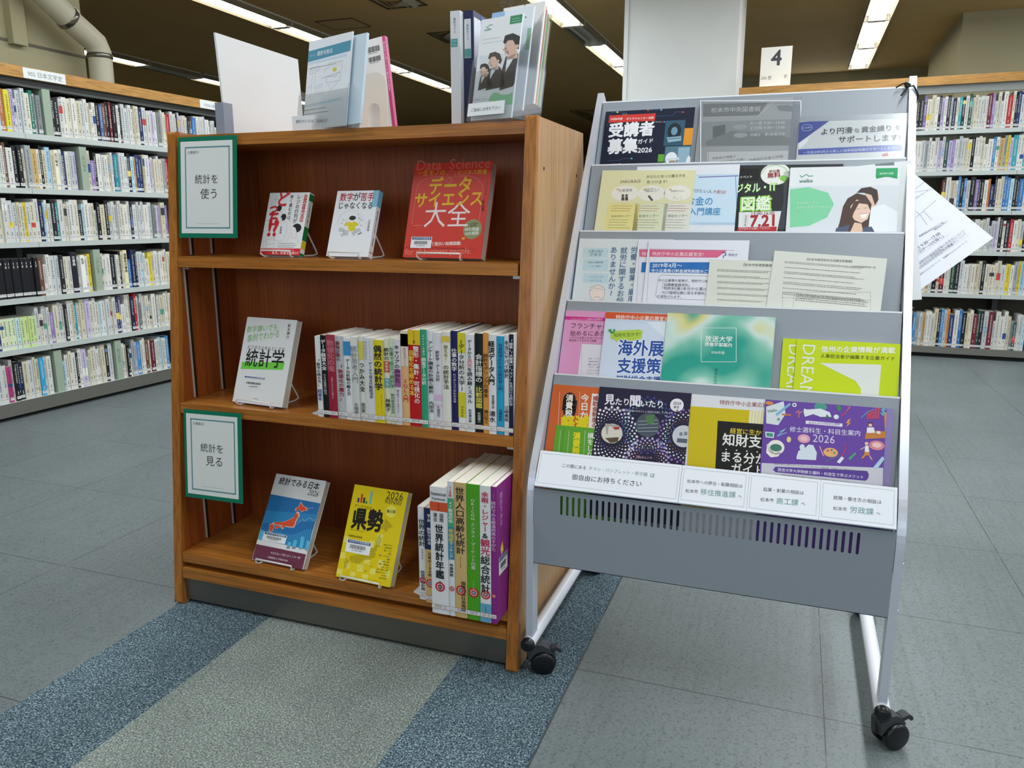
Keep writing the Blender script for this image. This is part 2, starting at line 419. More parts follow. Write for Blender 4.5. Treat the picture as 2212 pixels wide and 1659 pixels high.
# duct pipe
PXX = -3.62
def pp(x, y): return at(x, y, X, (PXX, 0, 0))
g0, g1, g2, g3 = pp(60, -45), pp(160, 52), pp(201, 92), pp(206, 180)
g3 = V((PXX, g2.y+.03, 1.2)); g2.y += .02
dp = thing('duct_pipe', 'beige round duct pipe bending down the wall pier beside the long bookcase', 'pipe', (PXX, g2.y, 1.2))
path = [g0, g0.lerp(g1, .5), g1, g1.lerp(g2, .6), g1.lerp(g2, .9)+V((0, .01, -.005)), g2+V((0, .02, -.05)), g2.lerp(g3, .12)+V((0, .02, 0)), g3]
MB().tube(path, .068, M('#c9c6b0', .5), 18).build('pipe_run', dp)
def band(p, d, nm):
    d = V(d).normalized(); MB().lathe(p-d*.014, d, ((0, .071), (.004, .074), (.024, .074), (.028, .071)), M('#77756c', .25, .8), 18).build(nm, dp)
band(g0.lerp(g1, .86), g1-g0, 'clamp_band'); band(g2.lerp(g3, .09)+V((0, .02, 0)), (0, 0, 1), 'clamp_band')
# carpet strips let into the floor
cs = [('dark', -.905, -.645), ('light', -.645, -.137), ('dark', -.137, .114)]
for kind, xa, xb in cs:
    o = MB().box(xa, xb, -5, YB-.5, 0, .004, M_CARPET_D if kind == 'dark' else M_CARPET_L).build('floor_carpet_strip'); o['kind'] = 'structure'
tr = MB()
for y0 in (-.62, .38, 1.4): tr.box(-.645, -.137, y0-.0012, y0+.0012, .004, .0043, M('#6f7672'))
# ------------------------------------------------------------------ ceiling fittings
def light(x, y0, L, lit, label):
    t = thing('fluorescent_light', label, 'ceiling light', (x, y0+L/2, CEIL-.09), 'fluorescent lights along the ceiling')
    h = MB(); mw = M('#eceadf', .4); g = M('#9a9078', .6)
    h.box(x-.12, x+.12, y0, y0+L, CEIL-.012, CEIL, mw)
    for s in (-1, 1):
        a = [(x+s*.118, y0, CEIL), (x+s*.118, y0, CEIL-.06), (x+s*.112, y0, CEIL-.06), (x+s*.1, y0, CEIL-.012)]
        h.prism(a, (0, L, 0), mw, g)
    h.box(x-.12, x+.12, y0, y0+.006, CEIL-.06, CEIL-.012, mw).box(x-.12, x+.12, y0+L-.006, y0+L, CEIL-.06, CEIL-.012, mw)
    h.build('housing', t)
    for s in (-1, 1):
        MB().tube([(x+s*.05, y0+.03, CEIL-.042), (x+s*.05, y0+L-.03, CEIL-.042)], .0155, M_LAMP if lit else M('#dedbd0', .3), 10).build('lamp_tube', t)
    for yy in (y0+.008, y0+L-.03): MB().box(x-.075, x+.075, yy, yy+.022, CEIL-.062, CEIL-.012, M('#f1eee4', .4)).build('lamp_socket', t)
    return t
ORD = ['zeroth', 'first', 'second', 'third', 'fourth', 'fifth', 'sixth', 'seventh', 'eighth', 'ninth', 'tenth', 'eleventh', 'twelfth', 'thirteenth', 'fourteenth', 'fifteenth',
       'sixteenth', 'seventeenth', 'eighteenth', 'nineteenth', 'twentieth']
TENS = {2: 'twenty', 3: 'thirty', 4: 'forty', 5: 'fifty', 6: 'sixty', 7: 'seventy'}
def ordinal(n):
    if n <= 20: return ORD[n]
    t, u = divmod(n, 10)
    return {2: 'twentieth', 3: 'thirtieth', 4: 'fortieth', 5: 'fiftieth', 6: 'sixtieth', 7: 'seventieth'}[t] if u == 0 else TENS[t]+'-'+ORD[u]
def lights(x, where, ys):
    for i, (y0, L, lit) in enumerate(ys):
        light(x, y0, L, lit, f"{'lit' if lit else 'unlit'} fluorescent ceiling light, {ordinal(i+1)} nearest in the row {where}")
lights(-4.3, 'above the blank white board', [(4.1+1.25*k, 1.24, True) for k in range(6)])
lights(-1.66, 'between bookcase and pillar', [(5.0, 1.24, True), (6.25, .85, False)] + [(7.11+1.25*k, 1.24, True) for k in range(5)])
lights(1.04, 'above the numbered shelf sign', [(5.75, 1.24, True), (7.0, 1.24, True), (8.25, 1.24, True)])
lights(-7.05, 'beside the duct pipe', [(5.15, 1.24, True), (6.4, .85, False), (7.3, 1.24, True), (8.55, 1.24, True), (9.8, 1.24, True)])
# square fittings of the ceiling
def ceiling_panel(px, label, nm, cat, vent):
    q = [at(x, y, Z, (0, 0, CEIL)) for x, y in px]; x0 = min(p.x for p in q); x1 = max(p.x for p in q); y0 = min(p.y for p in q); y1 = max(p.y for p in q)
    t = thing(nm, label, cat, ((x0+x1)/2, (y0+y1)/2, CEIL-.02)); m = M('#5d5340'); f = MB(); w = .02 if vent else .006
    for a in ((x0, x1, y0, y0+w), (x0, x1, y1-w, y1), (x0, x0+w, y0, y1), (x1-w, x1, y0, y1)): f.box(a[0], a[1], a[2], a[3], CEIL-.008, CEIL, m)
    f.build('frame', t)
    if not vent: MB().box(x0+w, x1-w, y0+w, y1-w, CEIL-.004, CEIL, M_CEIL).build('access_panel', t)
    else:
        for k in range(1, 4):
            i = k*.07*(x1-x0)/.6
            for s in (0, 1):
                g = MB()
                xx = (x0+i) if s == 0 else (x1-i)
                g.prism([(xx, y0+i, CEIL), (xx+(.05 if s == 0 else -.05), y0+i, CEIL-.03), (xx+(.054 if s == 0 else -.054), y0+i, CEIL-.03), (xx+.004, y0+i, CEIL)], (0, y1-y0-2*i, 0), M('#b9b29c', .5))
                g.build('vent_vane', t)
ceiling_panel([(690, 45), (760, 38), (795, 57), (720, 62)], 'square access panel outlined in the brown ceiling above the leaflet holder', 'ceiling_hatch', 'ceiling hatch', False)
ceiling_panel([(800, -2), (885, -12), (905, 12), (835, 18)], 'louvred air vent at the top edge, beyond the ceiling hatch', 'air_vent', 'air vent', True)
ceiling_panel([(1245, 238), (1290, 236), (1322, 250), (1286, 265)], 'small louvred air vent low between bookcase and leaflet rack', 'air_vent', 'air vent', True)
ceiling_panel([(930, 75), (978, 66), (1010, 84), (965, 92)], 'air vent in the ceiling beside the two slim binders', 'air_vent', 'air vent', True)

# ------------------------------------------------------------------ the two long steel bookcases
PAL = {'white': ['#d2d2cd', '#c9c9c3', '#d8d6ce', '#c4c7c8'], 'cream': ['#cfc9b4', '#c9c1a8', '#d4cebc'], 'grey': ['#9aa0a3', '#b4b8b9', '#7e8486'], 'black': ['#17181b', '#202226', '#131418'],
       'dark blue': ['#1f2b55', '#27386b', '#1b2342'], 'blue': ['#2f6fae', '#4486bd'], 'light blue': ['#9cc3d9', '#b5d3e2'], 'red': ['#b52a32', '#a8202f'], 'dark red': ['#5d1d2a', '#6e2430'],
       'green': ['#2f7d5c', '#3d8a63'], 'dark green': ['#24483a', '#2b4f45'], 'pale green': ['#b9cfae', '#c4d6b6'], 'yellow': ['#dcc73a', '#d6bd34'], 'orange': ['#d98a3a', '#cf7a34'],
       'purple': ['#7b6a9e', '#8a78ad'], 'pink': ['#d58aa6', '#cf7d98'], 'brown': ['#6a4632', '#5a3728'], 'tan': ['#c0a26c', '#b89a66'], 'teal': ['#2b8e9c', '#38a0aa'], 'lilac': ['#b3a8cc', '#bdb3d3']}
MIX = ['white']*34 + ['cream']*17 + ['grey']*4 + ['black']*8 + ['dark blue']*2 + ['blue', 'light blue', 'light blue', 'red', 'dark red', 'dark green', 'pale green', 'yellow', 'purple', 'brown', 'tan', 'tan', 'teal', 'lilac', 'lilac']
MIXD = ['white']*16 + ['cream']*5 + ['grey']*3 + ['black']*8 + ['dark blue']*3 + ['blue']*3 + ['light blue', 'red', 'dark red', 'dark red', 'brown', 'tan', 'orange', 'purple', 'dark green', 'pink']
DARKS = {'black', 'dark blue', 'dark red', 'dark green', 'brown', 'purple', 'blue', 'red', 'green', 'teal'}
M_PAGES_BG = M('#bdb9ac', .9, 0, .1); M_INKD = M('#2b2c2f', .7); M_INKL = M('#d9d9d6', .7); M_STICK = M('#d3d3d0', .5); M_STICKL = M('#7d8084', .6)
def spine_book(nm, o, a, out, th, h, dp, hexc, colour, rnd, label, group, lean=0.0, title=None, bar=None):
    """one shelved book: o lower corner of its spine, a along the shelf, out towards the reader"""
    mb = MB(); c = M(hexc, .45); up = (Z + V(a)*lean).normalized(); a, out, o = V(a), V(out), V(o)
    bk = -out*dp
    mb.obox(o, a*th, bk, up*h, [c, M_PAGES_BG, c, c, M_PAGES_BG, c])
    mb.obox(o+up*h, a*.0012, bk, up*.001, c).obox(o+a*(th-.0012)+up*h, a*.0012, bk, up*.001, c)
    pg = Page(mb, o+up*h+out*.0001, a, up, th, h)
    mm = th*1000; H_ = h*1000; ink = M_INKL if colour in DARKS else M_INKD
    if bar: pg.rect(0, -bar[0]*H_, mm, -bar[1]*H_, bar[2], 1)
    elif title is None and rnd.random() < .16:
        u = rnd.uniform(.05, .6); pg.rect(0, -u*H_, mm, -(u+rnd.uniform(.08, .22))*H_, rnd.choice(['#c8463f', '#2c4f8f', '#e0c84a', '#3b3d42', '#5aa389', '#e9e9e4', '#9fb9cc']), 1)
    if title: pg.vtext(title, mm/2, -.08*H_, mm/2, -(.08+.085*len(title))*H_, ink, .02, 3)
    else:
        y = -rnd.uniform(.07, .13)*H_; stop = -rnd.uniform(.5, .72)*H_; w = min(mm*.3, 4.6)
        while y > stop:
            for k in range(3):
                if rnd.random() < .86: pg.rect(mm/2-w*rnd.uniform(.55, 1), y-w*.62*k, mm/2+w*rnd.uniform(.55, 1), y-w*.62*k-w*.24, ink, 2)
            xx = mm/2+rnd.uniform(-.5, .5)*w; pg.rect(xx-w*.13, y, xx+w*.13, y-w*1.6, ink, 3)
            y -= w*2.3
        y = -.76*H_
        for k in range(3): pg.rect(mm/2-w*.45, y, mm/2+w*.45, y-w*.8, ink, 2); y -= w*1.25
    pg.rect(.3, -H_+24, mm-.3, -H_+10, M_STICK, 4); pg.rect(.3, -H_+17.6, mm-.3, -H_+16.6, M_STICKL, 5); pg.rect(mm*.25, -H_+21.5, mm*.75, -H_+19.5, M_STICKL, 5)
    ob = mb.build(nm, loc=o); return tag(ob, label, 'book', group)
TK = 1.15
def fill_row(nm, p0, a, out, s0, s1, rnd, row, wherelab, group, mix, hr, special=(), dark=False, start=1):
    s = s0; n = start-1; sp = list(special)
    while True:
        n += 1; title = bar = None
        if sp and n == sp[0][0]: _, col, th, h, title, hexc = sp.pop(0)
        else:
            col = rnd.choice(mix); th = rnd.choice((.011, .013, .014, .016, .017, .018, .02, .022, .025)) * TK; h = rnd.choice((hr[0], hr[0]+.003, hr[0]+.006, (hr[0]+hr[1])/2, hr[1]-.004, hr[1])); hexc = rnd.choice(PAL[col])
            if rnd.random() < .05: h = hr[0]-.03
        if s+th > s1: break
        size = 'thick' if th > .021 else 'slim' if th < .0135 else 'tall' if h >= hr[1]-.001 else 'short' if h < hr[0] else 'medium'
        spine_book(nm, V(p0)+V(a)*s+V(out)*rnd.uniform(-.012, 0), a, out, th-.0006, h, .135, hexc, col, rnd, f'{size} {col} book, {ordinal(n)} from the left on the {row} {wherelab}', group, 0, title)
        s += th
    return n
# --- bookcase along the left wall (fitted plane)
LX, LYAW = -3.010, 0.058
La = V((math.sin(LYAW), math.cos(LYAW), 0)); Lo = V((math.cos(LYAW), -math.sin(LYAW), 0))   # along the shelf, towards the room
L0 = V((LX, 1.0, 0)); LD = .30
LZ = [1.354, 1.099, .846, .581, .34, .085]
S_A, S_B = -1.3, 4.4
lb = thing('long_bookcase', 'long grey steel bookcase with oak cornice standing along the wall pier', 'bookcase', L0+La*1.5)
def slab(mb, s0, s1, d0, d1, z0, z1, m): return mb.obox(L0+La*s0-Lo*d0+Z*z0, La*(s1-s0), -Lo*(d1-d0), Z*(z1-z0), m)
m = MB(); slab(m, S_A, S_B, -.015, LD+.02, 1.6, 1.651, M_SHELFWOOD); m.build('cornice', lb, bevel=.004)
m = MB(); slab(m, S_A, S_B, .012, LD, 1.565, 1.6, M_DARKSTEEL); m.build('header_panel', lb)
m = MB(); slab(m, S_A, S_B, LD-.02, LD, .02, 1.565, M_DARKSTEEL); m.build('back_panel', lb)
m = MB(); slab(m, S_A, S_B, .0, LD-.02, .02, .085, [M_SHELF_GREY, M_SHELF_GREY, M_BASE_STEEL, M_SHELF_GREY, M_SHELF_GREY, M_BASE_STEEL]); m.build('plinth', lb)
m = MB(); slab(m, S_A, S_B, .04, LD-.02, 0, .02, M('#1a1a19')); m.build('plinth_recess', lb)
us = (at(62, 350, Lo, L0)-L0).dot(La)
for s in (us-.9, us, us+.9, us+1.8, us+2.7):
    if S_A < s < S_B: m = MB(); slab(m, s-.014, s+.014, .15, LD-.02, .085, 1.565, M_DARKSTEEL); m.build('upright', lb)
for z in LZ[:5]:
    for s in (us-.9, us, us+.9, us+1.8, us+2.7):
        a0, a1 = max(s+.001, S_A), min(s+.899, S_B)
        if a1 > a0: m = MB(); slab(m, a0, a1, 0, LD-.02, z-.028, z-.002, M_SHELF_GREY); m.build('shelf', lb)
rnd = random.Random(11)
rown = ['top shelf', 'second shelf', 'third shelf', 'fourth shelf', 'fifth shelf', 'bottom shelf']
right_px = [478, 372, 374, 377, 379, 381]; lip_y = [300, 411, 520, 630, 730, 835]
SPEC = {3: [(k+1, 'black', .0215, .188, str(8+k), '#14151a') for k in range(10)] + [(19, 'dark blue', .034, .205, '大事典', '#23202c'), (21, 'white', .026, .19, '乱歩', '#e8e8e4'), (31, 'cream', .024, .205, '遠藤周作事典', '#e4dcae')],
        4: [(1, 'dark blue', .016, .15, None, '#22346e')] + [(k+2, 'pale green' if k > 4 else 'cream', .0205, .148, None, ['#d9dcc0', '#d3dcb8', '#cfdcb4', '#d0deba', '#bfd8dc', '#c3d79b', '#c6d98f', '#c2d68c', '#bdd69a'][k]) for k in range(9)],
        0: [(1, 'light blue', .03, .19, None, '#9fc4dc'), (2, 'brown', .025, .19, None, '#b4714c'), (3, 'yellow', .026, .188, None, '#d8cc3a'), (9, 'green', .018, .2, None, '#17705c'), (25, 'dark blue', .02, .185, None, '#4a5f92')],
        5: [(3, 'pink', .02, .175, None, '#b23a78'), (12, 'teal', .024, .19, None, '#2f9ed0')], 1: [(16, 'cream', .022, .19, '石川啄木', '#e6e0ca')]}
DIV = {0: [(.17, None)], 1: [(.43, '石川啄木')], 3: [(.5, '江戸川乱歩')], 5: [(.28, None), (.62, '坂口安吾')]}
for r, z in enumerate(LZ):
    s0 = (at(1, lip_y[r], Lo, L0)-L0).dot(La)-.004; s1 = (at(right_px[r], lip_y[r] if r else 285, Lo, L0)-L0).dot(La)+.01
    p0 = L0+Z*(z-.002 if r < 5 else z)-Lo*.012
    cuts = [(s0+(s1-s0)*f, t) for f, t in DIV.get(r, [])]; n = 0; a = s0
    for sc, t in cuts+[(s1, 'end')]:
        n = fill_row('novel', p0, La, Lo, a, sc, rnd, rown[r], 'of the long bookcase', 'novels on the ' + rown[r] + ' of the long bookcase', MIX, (.183, .204), [x for x in SPEC.get(r, []) if x[0] > n], start=n+1)-1
        if t != 'end':
            mb = MB(); o = p0+La*(sc+.002)+Lo*.004
            pg = sheet(mb, o+La*.0+Z*.216-Lo*.001, La, Z, .042, .216, .0012, '#98a894')
            mb.obox(o, La*.0012, -Lo*.13, Z*.216, M('#98a894', .5))
            if t: pg.vtext(t, 21, -45, 21, -125, '#5d6d62', .0, 3)
            else: pg.vtext('ー', 21, -60, 21, -72, '#8fa08f', 0, 3)
            kinds = {0: 'the top shelf', 1: 'the second shelf', 3: 'the fourth shelf', 5: 'the bottom shelf'}
            tag(mb.build('shelf_divider', loc=o), f"pale green plastic divider plate {'lettered' if t else 'unlettered'} among books on {kinds[r]} of the long bookcase", 'shelf divider')
            a = sc+.046
        else: a = sc
def plate(px0, px1, y, txt, label):
    a_ = at(px0, y, Lo, L0+Lo*.016); b_ = at(px1, y, Lo, L0+Lo*.016); w = (b_-a_).length
    mb = MB(); o = V((a_.x, a_.y, 1.648))+Lo*.001; pg = sheet(mb, o, La, Z, w, .047, .002, '#dfe3e2')
    n = len(txt); pg.uvtext(txt, (w*.1, -.034), (w*.92, -.034), '#767b7a', 0, 3)
    tag(mb.build('shelf_label', loc=o-Z*.05), label, 'shelf label')
plate(50, 139, 160, '902 日本文学史', 'white name plate near the pier on the oak cornice of the long bookcase')
plate(432, 500, 225, '大型本は最下段にあります', 'white name plate on the oak cornice just behind the blank white board')
# --- bookcase behind the leaflet rack
RYAW = -0.037
Ra = V((math.cos(RYAW), math.sin(RYAW), 0)); Ro = V((math.sin(RYAW), -math.cos(RYAW), 0)); R0 = V((1.5, 4.668, 0)); RD = .34
RZ = [1.538, 1.27, 1.01, .741, .453, .078]
rl = (at(1597, 192, Ro, R0)-R0).dot(Ra); rr = 2.2
rb = thing('steel_bookcase', 'steel bookcase with oak top behind the leaflet rack, its rows open to the back', 'bookcase', R0)
def slabr(mb, s0, s1, d0, d1, z0, z1, m): return mb.obox(R0+Ra*s0-Ro*d0+Z*z0, Ra*(s1-s0), -Ro*(d1-d0), Z*(z1-z0), m)
m = MB(); slabr(m, rl, rr, -.012, RD+.01, 1.822, 1.877, wood('cornice_oak_rear', '#b98745', '#c08d49', '#c8974f', (1.2, 14, 14), (5, 160, 160), .4)); m.build('cornice', rb, bevel=.004)
m = MB(); slabr(m, rl, rl+.03, 0, RD, 0, 1.822, M_VENEER); m.build('end_panel', rb)
m = MB(); slabr(m, rl+.03, rr, .012, .03, 1.77, 1.822, M('#8d918e', .5)); m.build('header_panel', rb)
m = MB(); slabr(m, rl+.03, rr, 0, RD, .03, .076, M_BASE_STEEL); m.build('plinth', rb)
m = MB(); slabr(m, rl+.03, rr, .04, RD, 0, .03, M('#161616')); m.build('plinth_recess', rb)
m = MB(); slabr(m, rl+.03, rr, RD-.02, RD, .076, 1.24, M('#5a5648', .7)); m.build('back_panel', rb)
ru = (at(2193, 400, Ro, R0)-R0).dot(Ra)
for s in (ru-.9, ru, ru-1.8):
    if s > rl: m = MB(); slabr(m, s-.016, s+.016, .16, RD-.02, .076, 1.77, M_DARKSTEEL); m.build('upright', rb)
for z in RZ[:5]:
    for s in (ru-1.8, ru-.9, ru):
        a0, a1 = max(s+.001, rl+.03), min(s+.899, rr)
        if a1 > a0: m = MB(); slabr(m, a0, a1, 0, RD-.02, z-.03, z-.002, M_SHELF_GREY); m.build('shelf', rb)
rnd = random.Random(5)
start_px = [1966, 1966, 2030, 2100, 1966, 1960]; lip = [278, 367, 454, 543, 634, 752]
rs = ['top row', 'second row', 'third row', 'fourth row', 'fifth row', 'bottom row']
for r, z in enumerate(RZ):
    s0 = (at(start_px[r], lip[r], Ro, R0)-R0).dot(Ra); s1 = (at(2212, lip[r], Ro, R0)-R0).dot(Ra)+.012
    fill_row('history_book', R0+Z*(z-.002)-Ro*.012, Ra, Ro, s0, s1, rnd, rs[r], 'behind the leaflet rack', 'history books in the ' + rs[r] + ' behind the leaflet rack', MIXD if r in (2, 5) else MIX, (.2, .226) if r < 5 else (.225, .262))
# numbered sign on that bookcase
n0 = at(1640, 188, Ro, R0-Ro*.1); n1 = at(1706, 188, Ro, R0-Ro*.1); w = (n1-n0).length; hh = (at(1640, 104, Ro, R0-Ro*.1).z-1.877)
st = MB(); o = V((n0.x, n0.y, 1.877+hh)); pg = sheet(st, o, Ra, Z, w, hh, .004, '#f1efe6')
pg.uvtext('4', (w*.34, -hh*.44), (w*.66, -hh*.44), '#46494c', .02)
pg.uvtext('200 歴', (w*.04, -hh*.77), (w*.38, -hh*.77), '#5b5d5f'); pg.uvtext('史', (w*.78, -hh*.76), (w*.9, -hh*.76), '#5b5d5f')
st.obox(o-Z*hh-Ro*.03, Ra*w, Ro*.06, Z*.004, M('#e8e6dc', .4))
tag(st.build('shelf_sign', loc=o-Z*hh), 'upright white sign numbered 4 on the oak top of the steel bookcase', 'sign')
# ------------------------------------------------------------------ the oak display bookcase
BW, BH, BS, BD = .918, 1.1556, .1169, .586
def yf(z): return BS*z/BH
bc = thing('bookcase', 'low oak display bookcase with sloping front holding statistics books', 'bookcase', (-BW/2, BD/2, 0))
for xa, xb in ((-BW, -BW+.023), (-.023, 0)):
    prof = [(0, .004), (BD, .004), (BD-BS, BH), (BS, BH)]
    MB().prism([(xa, y, z) for y, z in prof], (xb-xa, 0, 0), M_VENEER).build('side_panel', bc, bevel=.006, segs=3)
    q = [(-.003, .004), (.012, .004), (BS+.012, BH+.001), (BS-.003, BH+.001)]
    MB().prism([(xa-.0006, y, z) for y, z in q], (xb-xa+.0012, 0, 0), M_EDGE_V).build('front_edge', bc, bevel=.0065, segs=3)
xi0, xi1 = -BW+.023, -.023
MB().box(xi0, xi1, .284, .302, .1, BH-.02, M_VENEER_SHADE).build('back_panel', bc)
m = MB(); shaded_ = M_VENEER_SHADE
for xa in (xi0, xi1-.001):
    m = MB().prism([(xa, yf(.1)+.012, .1), (xa, .284, .1), (xa, .284, 1.122), (xa, yf(1.122)+.012, 1.122)], (.001, 0, 0), M_VENEER_SHADE); m.build('shaded_inner_face', bc)  # thin sheet over the panel, painting shade onto its inner face
TOPZ = 1.147
MB().box(xi0, xi1, yf(TOPZ), BD-yf(TOPZ), TOPZ-.025, TOPZ, M_EDGE).build('top_board', bc, bevel=.0085, segs=4)
def shelf(nm, z, th, y0, y1, x0=xi0+.002, x1=xi1-.002, mm=None):
    MB().box(x0, x1, y0, y1, z-th, z, mm or M_EDGE).build(nm, bc, bevel=.0085, segs=4)
shelf('shelf', .8675, .025, yf(.8675)-.003, .283, xi0-.002, xi1-.006)
shelf('shelf', .515, .025, yf(.515)-.003, .283)
shelf('shelf', .139, .025, yf(.139)-.003, .283)
shelf('base_board', .100, .027, yf(.1)-.004, .283)
MB().box(xi0, xi1, .014, .022, .012, .073, M_TOEKICK).build('toe_kick', bc)
MB().box(xi0, xi1, .024, .5, .0, .012, M('#0c0c0c')).build('toe_gap_shade', bc)  # black slab painting in the shade of the gap under the toe kick
# slotted shelf standards
for xs, sd in ((xi0+.001, 1), (xi1-.001, -1)):
    for yy in (.098, .2):
        g = MB(); y0 = yy
        for (za, zb) in ((.142, .489), (.518, .841), (.87, 1.12)):
            y1 = max(y0, yf(zb)+.014)
            g.box(min(xs, xs+sd*.0035), max(xs, xs+sd*.0035), y1, y1+.0028, za, zb, M('#c2bdb4', .35, .2))
            g.box(min(xs, xs+sd*.0038), max(xs, xs+sd*.0038), y1+.0035, y1+.0105, za, zb, M('#241a12'))
        g.build('shelf_standard', bc)
for z in (.842, .49):
    MB().box(xi1-.018, xi1, yf(z)+.004, yf(z)+.02, z-.006, z, M('#c9c6c0', .25, .8)).build('shelf_bracket', bc)
    MB().box(xi0, xi0+.018, yf(z)+.014, yf(z)+.03, z-.006, z, M('#c9c6c0', .25, .8)).build('shelf_bracket', bc)
for px, py in ((1175, 364), (1245.5, 380)):
    p = at(px, py, X, (0, 0, 0)); MB().lathe(p-X*.002, X, ((0, .004), (.0024, .004)), M('#2a1a0e'), 14).build('screw_hole', bc)

# ------------------------------------------------------------------ green framed section signs hung from the shelf fronts
def frame_sign(corn, small, l1, l2, c, foot, label, off):
    n = V((0, -BH, BS)).normalized(); p0 = n*off
    tl, tr, br, bl = [at(x, y, n, p0) for x, y in corn]
    ex = (tr-tl+br-bl).normalized(); ey = n.cross(ex); w = ((tr-tl).length+(br-bl).length)/2; h = ((tl-bl).length+(tr-br).length)/2
    mb = MB(); o = tl
    pg = sheet(mb, o, ex, ey, w, h, .0012, M('#0f7358', .35), c)
    wm, hm = w*1000, h*1000; pg.c = None
    pg.rect(wm*.045, -hm*.045, wm*.93, -hm*.955, '#dfe3e0', 1)
    pg.frame(wm*.13, -hm*.105, wm*.875, -hm*.9, 3.2, '#5b8b92', 2)
    pg.uvtext(small, (w*.17, -h*.165), (w*.36, -h*.165), '#5d625f')
    pg.uvtext(l1, (w*.29, -h*.455), (w*.68, -h*.455), '#2c2f2e', .004)
    pg.uvtext(l2, (w*.38, -h*.605), (w*.66, -h*.605), '#2c2f2e', .004)
    pg.scribble(wm*.3, -hm*.845, wm*.78, -hm*.87, 1, '#b9c0bc')
    return tag(mb.build('section_sign', loc=(tl+br)/2-ey*h*.5), label, 'sign', 'section signs on the oak bookcase')
frame_sign([(384, 297), (511, 290.5), (526, 514), (400, 512)], '仕事展示1', '統計を', '使う', None, '', 'upper green framed sign hung from the top board of the oak bookcase', .012)
frame_sign([(396, 883), (521, 893), (540, 1090), (415, 1073)], '仕事展示3', '統計を', '見る', None, '', 'lower green framed sign hung from the middle shelf of the oak bookcase', .012)

# ------------------------------------------------------------------ books
def wire_stand(o, e, bk, up, w, th, label):
    """bent wire easel under and behind a face-out book: o lower left front corner of the book"""
    c = o+e*(w*.5); hw = min(w*.36, .052); z0 = o.z-.0035; z = lambda p, h: V((p.x, p.y, h))
    pth = []
    for s in (-1, 1):
        side = [z(c+e*s*hw-bk*.012, z0+.014), z(c+e*s*hw-bk*.013, z0+.006), z(c+e*s*(hw-.003)-bk*.006, z0), z(c+e*s*(hw-.006)+bk*.02, z0-.0005), z(c+e*s*(hw-.008)+bk*.085, z0-.0005), z(c+e*s*(hw-.008)+bk*.098, z0+.0025)]
        top = o+e*(w*.5+s*(hw-.02))+up*.105+bk*.0
        nrm = up.cross(e); t2 = top + nrm*(-(th+.005)) if nrm.dot(bk) < 0 else top+nrm*(th+.005)
        side += [z(c+e*s*(hw-.009)+bk*.094, z0+.012), t2-up*.004, t2+e*(-s)*.006]
        pth.append(side)
    loop = pth[0]+pth[1][::-1]
    mb = MB().tube(loop, .0021, M_WIRE, 8, True)
    return tag(mb.build('wire_stand'), label, 'book stand', 'wire stands of the face-out books')
NAVY = '#234a86'
def lib_label(pg, tl, br, num, navy=NAVY):
    (x0, y0), (x1, y1) = tl, br; dx, dy = x1-x0, y1-y0
    a, b = pg.q(x0, y0), pg.q(x1, y1); w, h = b[0]-a[0], a[1]-b[1]
    pg.uvpoly([(a[0], a[1]), (b[0], a[1]), (b[0], b[1]), (a[0], b[1])], '#eef0f2', 6)
    f = lambda u, v: (a[0]+w*u, a[1]-h*v)
    pg.uvpoly([f(.04, .03), f(.97, .03), f(.97, .27), f(.04, .27)], navy, 7)
    pg.uvtext('松本市中央図書館', f(.1, .215), f(.92, .215), '#e8edf4', .004, 8)
    r = random.Random(4); u = .16
    while u < .8:
        ww = r.choice((.008, .008, .016)); pg.uvpoly([f(u, .38), f(u+ww, .38), f(u+ww, .68), f(u, .68)], '#2a2c30', 8); u += ww+r.choice((.008, .011))
    pg.uvtext(num, f(.27, .86), f(.7, .86), '#4a4c50', 0, 8)
def face_book(nm, x, y, z, yaw, w, h, tilt, th, cover, crop, label, group, spine_right=False, spine_col=None, pages='#cfc9bb'):
    e = V((math.cos(yaw), math.sin(yaw), 0)); bk = V((-math.sin(yaw), math.cos(yaw), 0)); up = (Z*math.cos(tilt)+bk*math.sin(tilt)).normalized(); n = e.cross(up)
    o = V((x, y, z+.006)); t = thing(nm, label, 'book', o+e*(w/2), group)
    mc = M(cover, .38); mb = MB(); b_ = .0007
    mb.obox(o-n*b_, e*w, n*b_, up*h, mc).obox(o-n*th, e*w, n*b_, up*h, mc)
    sx = w-b_ if spine_right else 0
    mb.obox(o-n*(th-b_)+e*sx, e*b_, n*(th-2*b_), up*h, M(spine_col or cover, .4))
    pg = Page(mb, o+up*h, e, up, w, h, crop)
    pb = MB(); ix = (.0012, w-b_) if not spine_right else (b_, w-.0012)
    if spine_right: pb.obox(o-n*(th-b_)+e*.0012+up*.0012, e*(w-.0012-b_), n*(th-2*b_), up*(h-.0024), M(pages, .85, 0, .1))
    else: pb.obox(o-n*(th-b_)+e*b_+up*.0012, e*(w-b_-.0012), n*(th-2*b_), up*(h-.0024), M(pages, .85, 0, .1))
    sp = Page(mb, o+up*h+e*w, -n, up, th, h) if spine_right else None
    return t, mb, pb, pg, sp, (o, e, bk, up)
def finish(t, mb, pb): mb.build('cover', t); pb.build('pages', t)
GF = 'books shown face out in the oak bookcase'
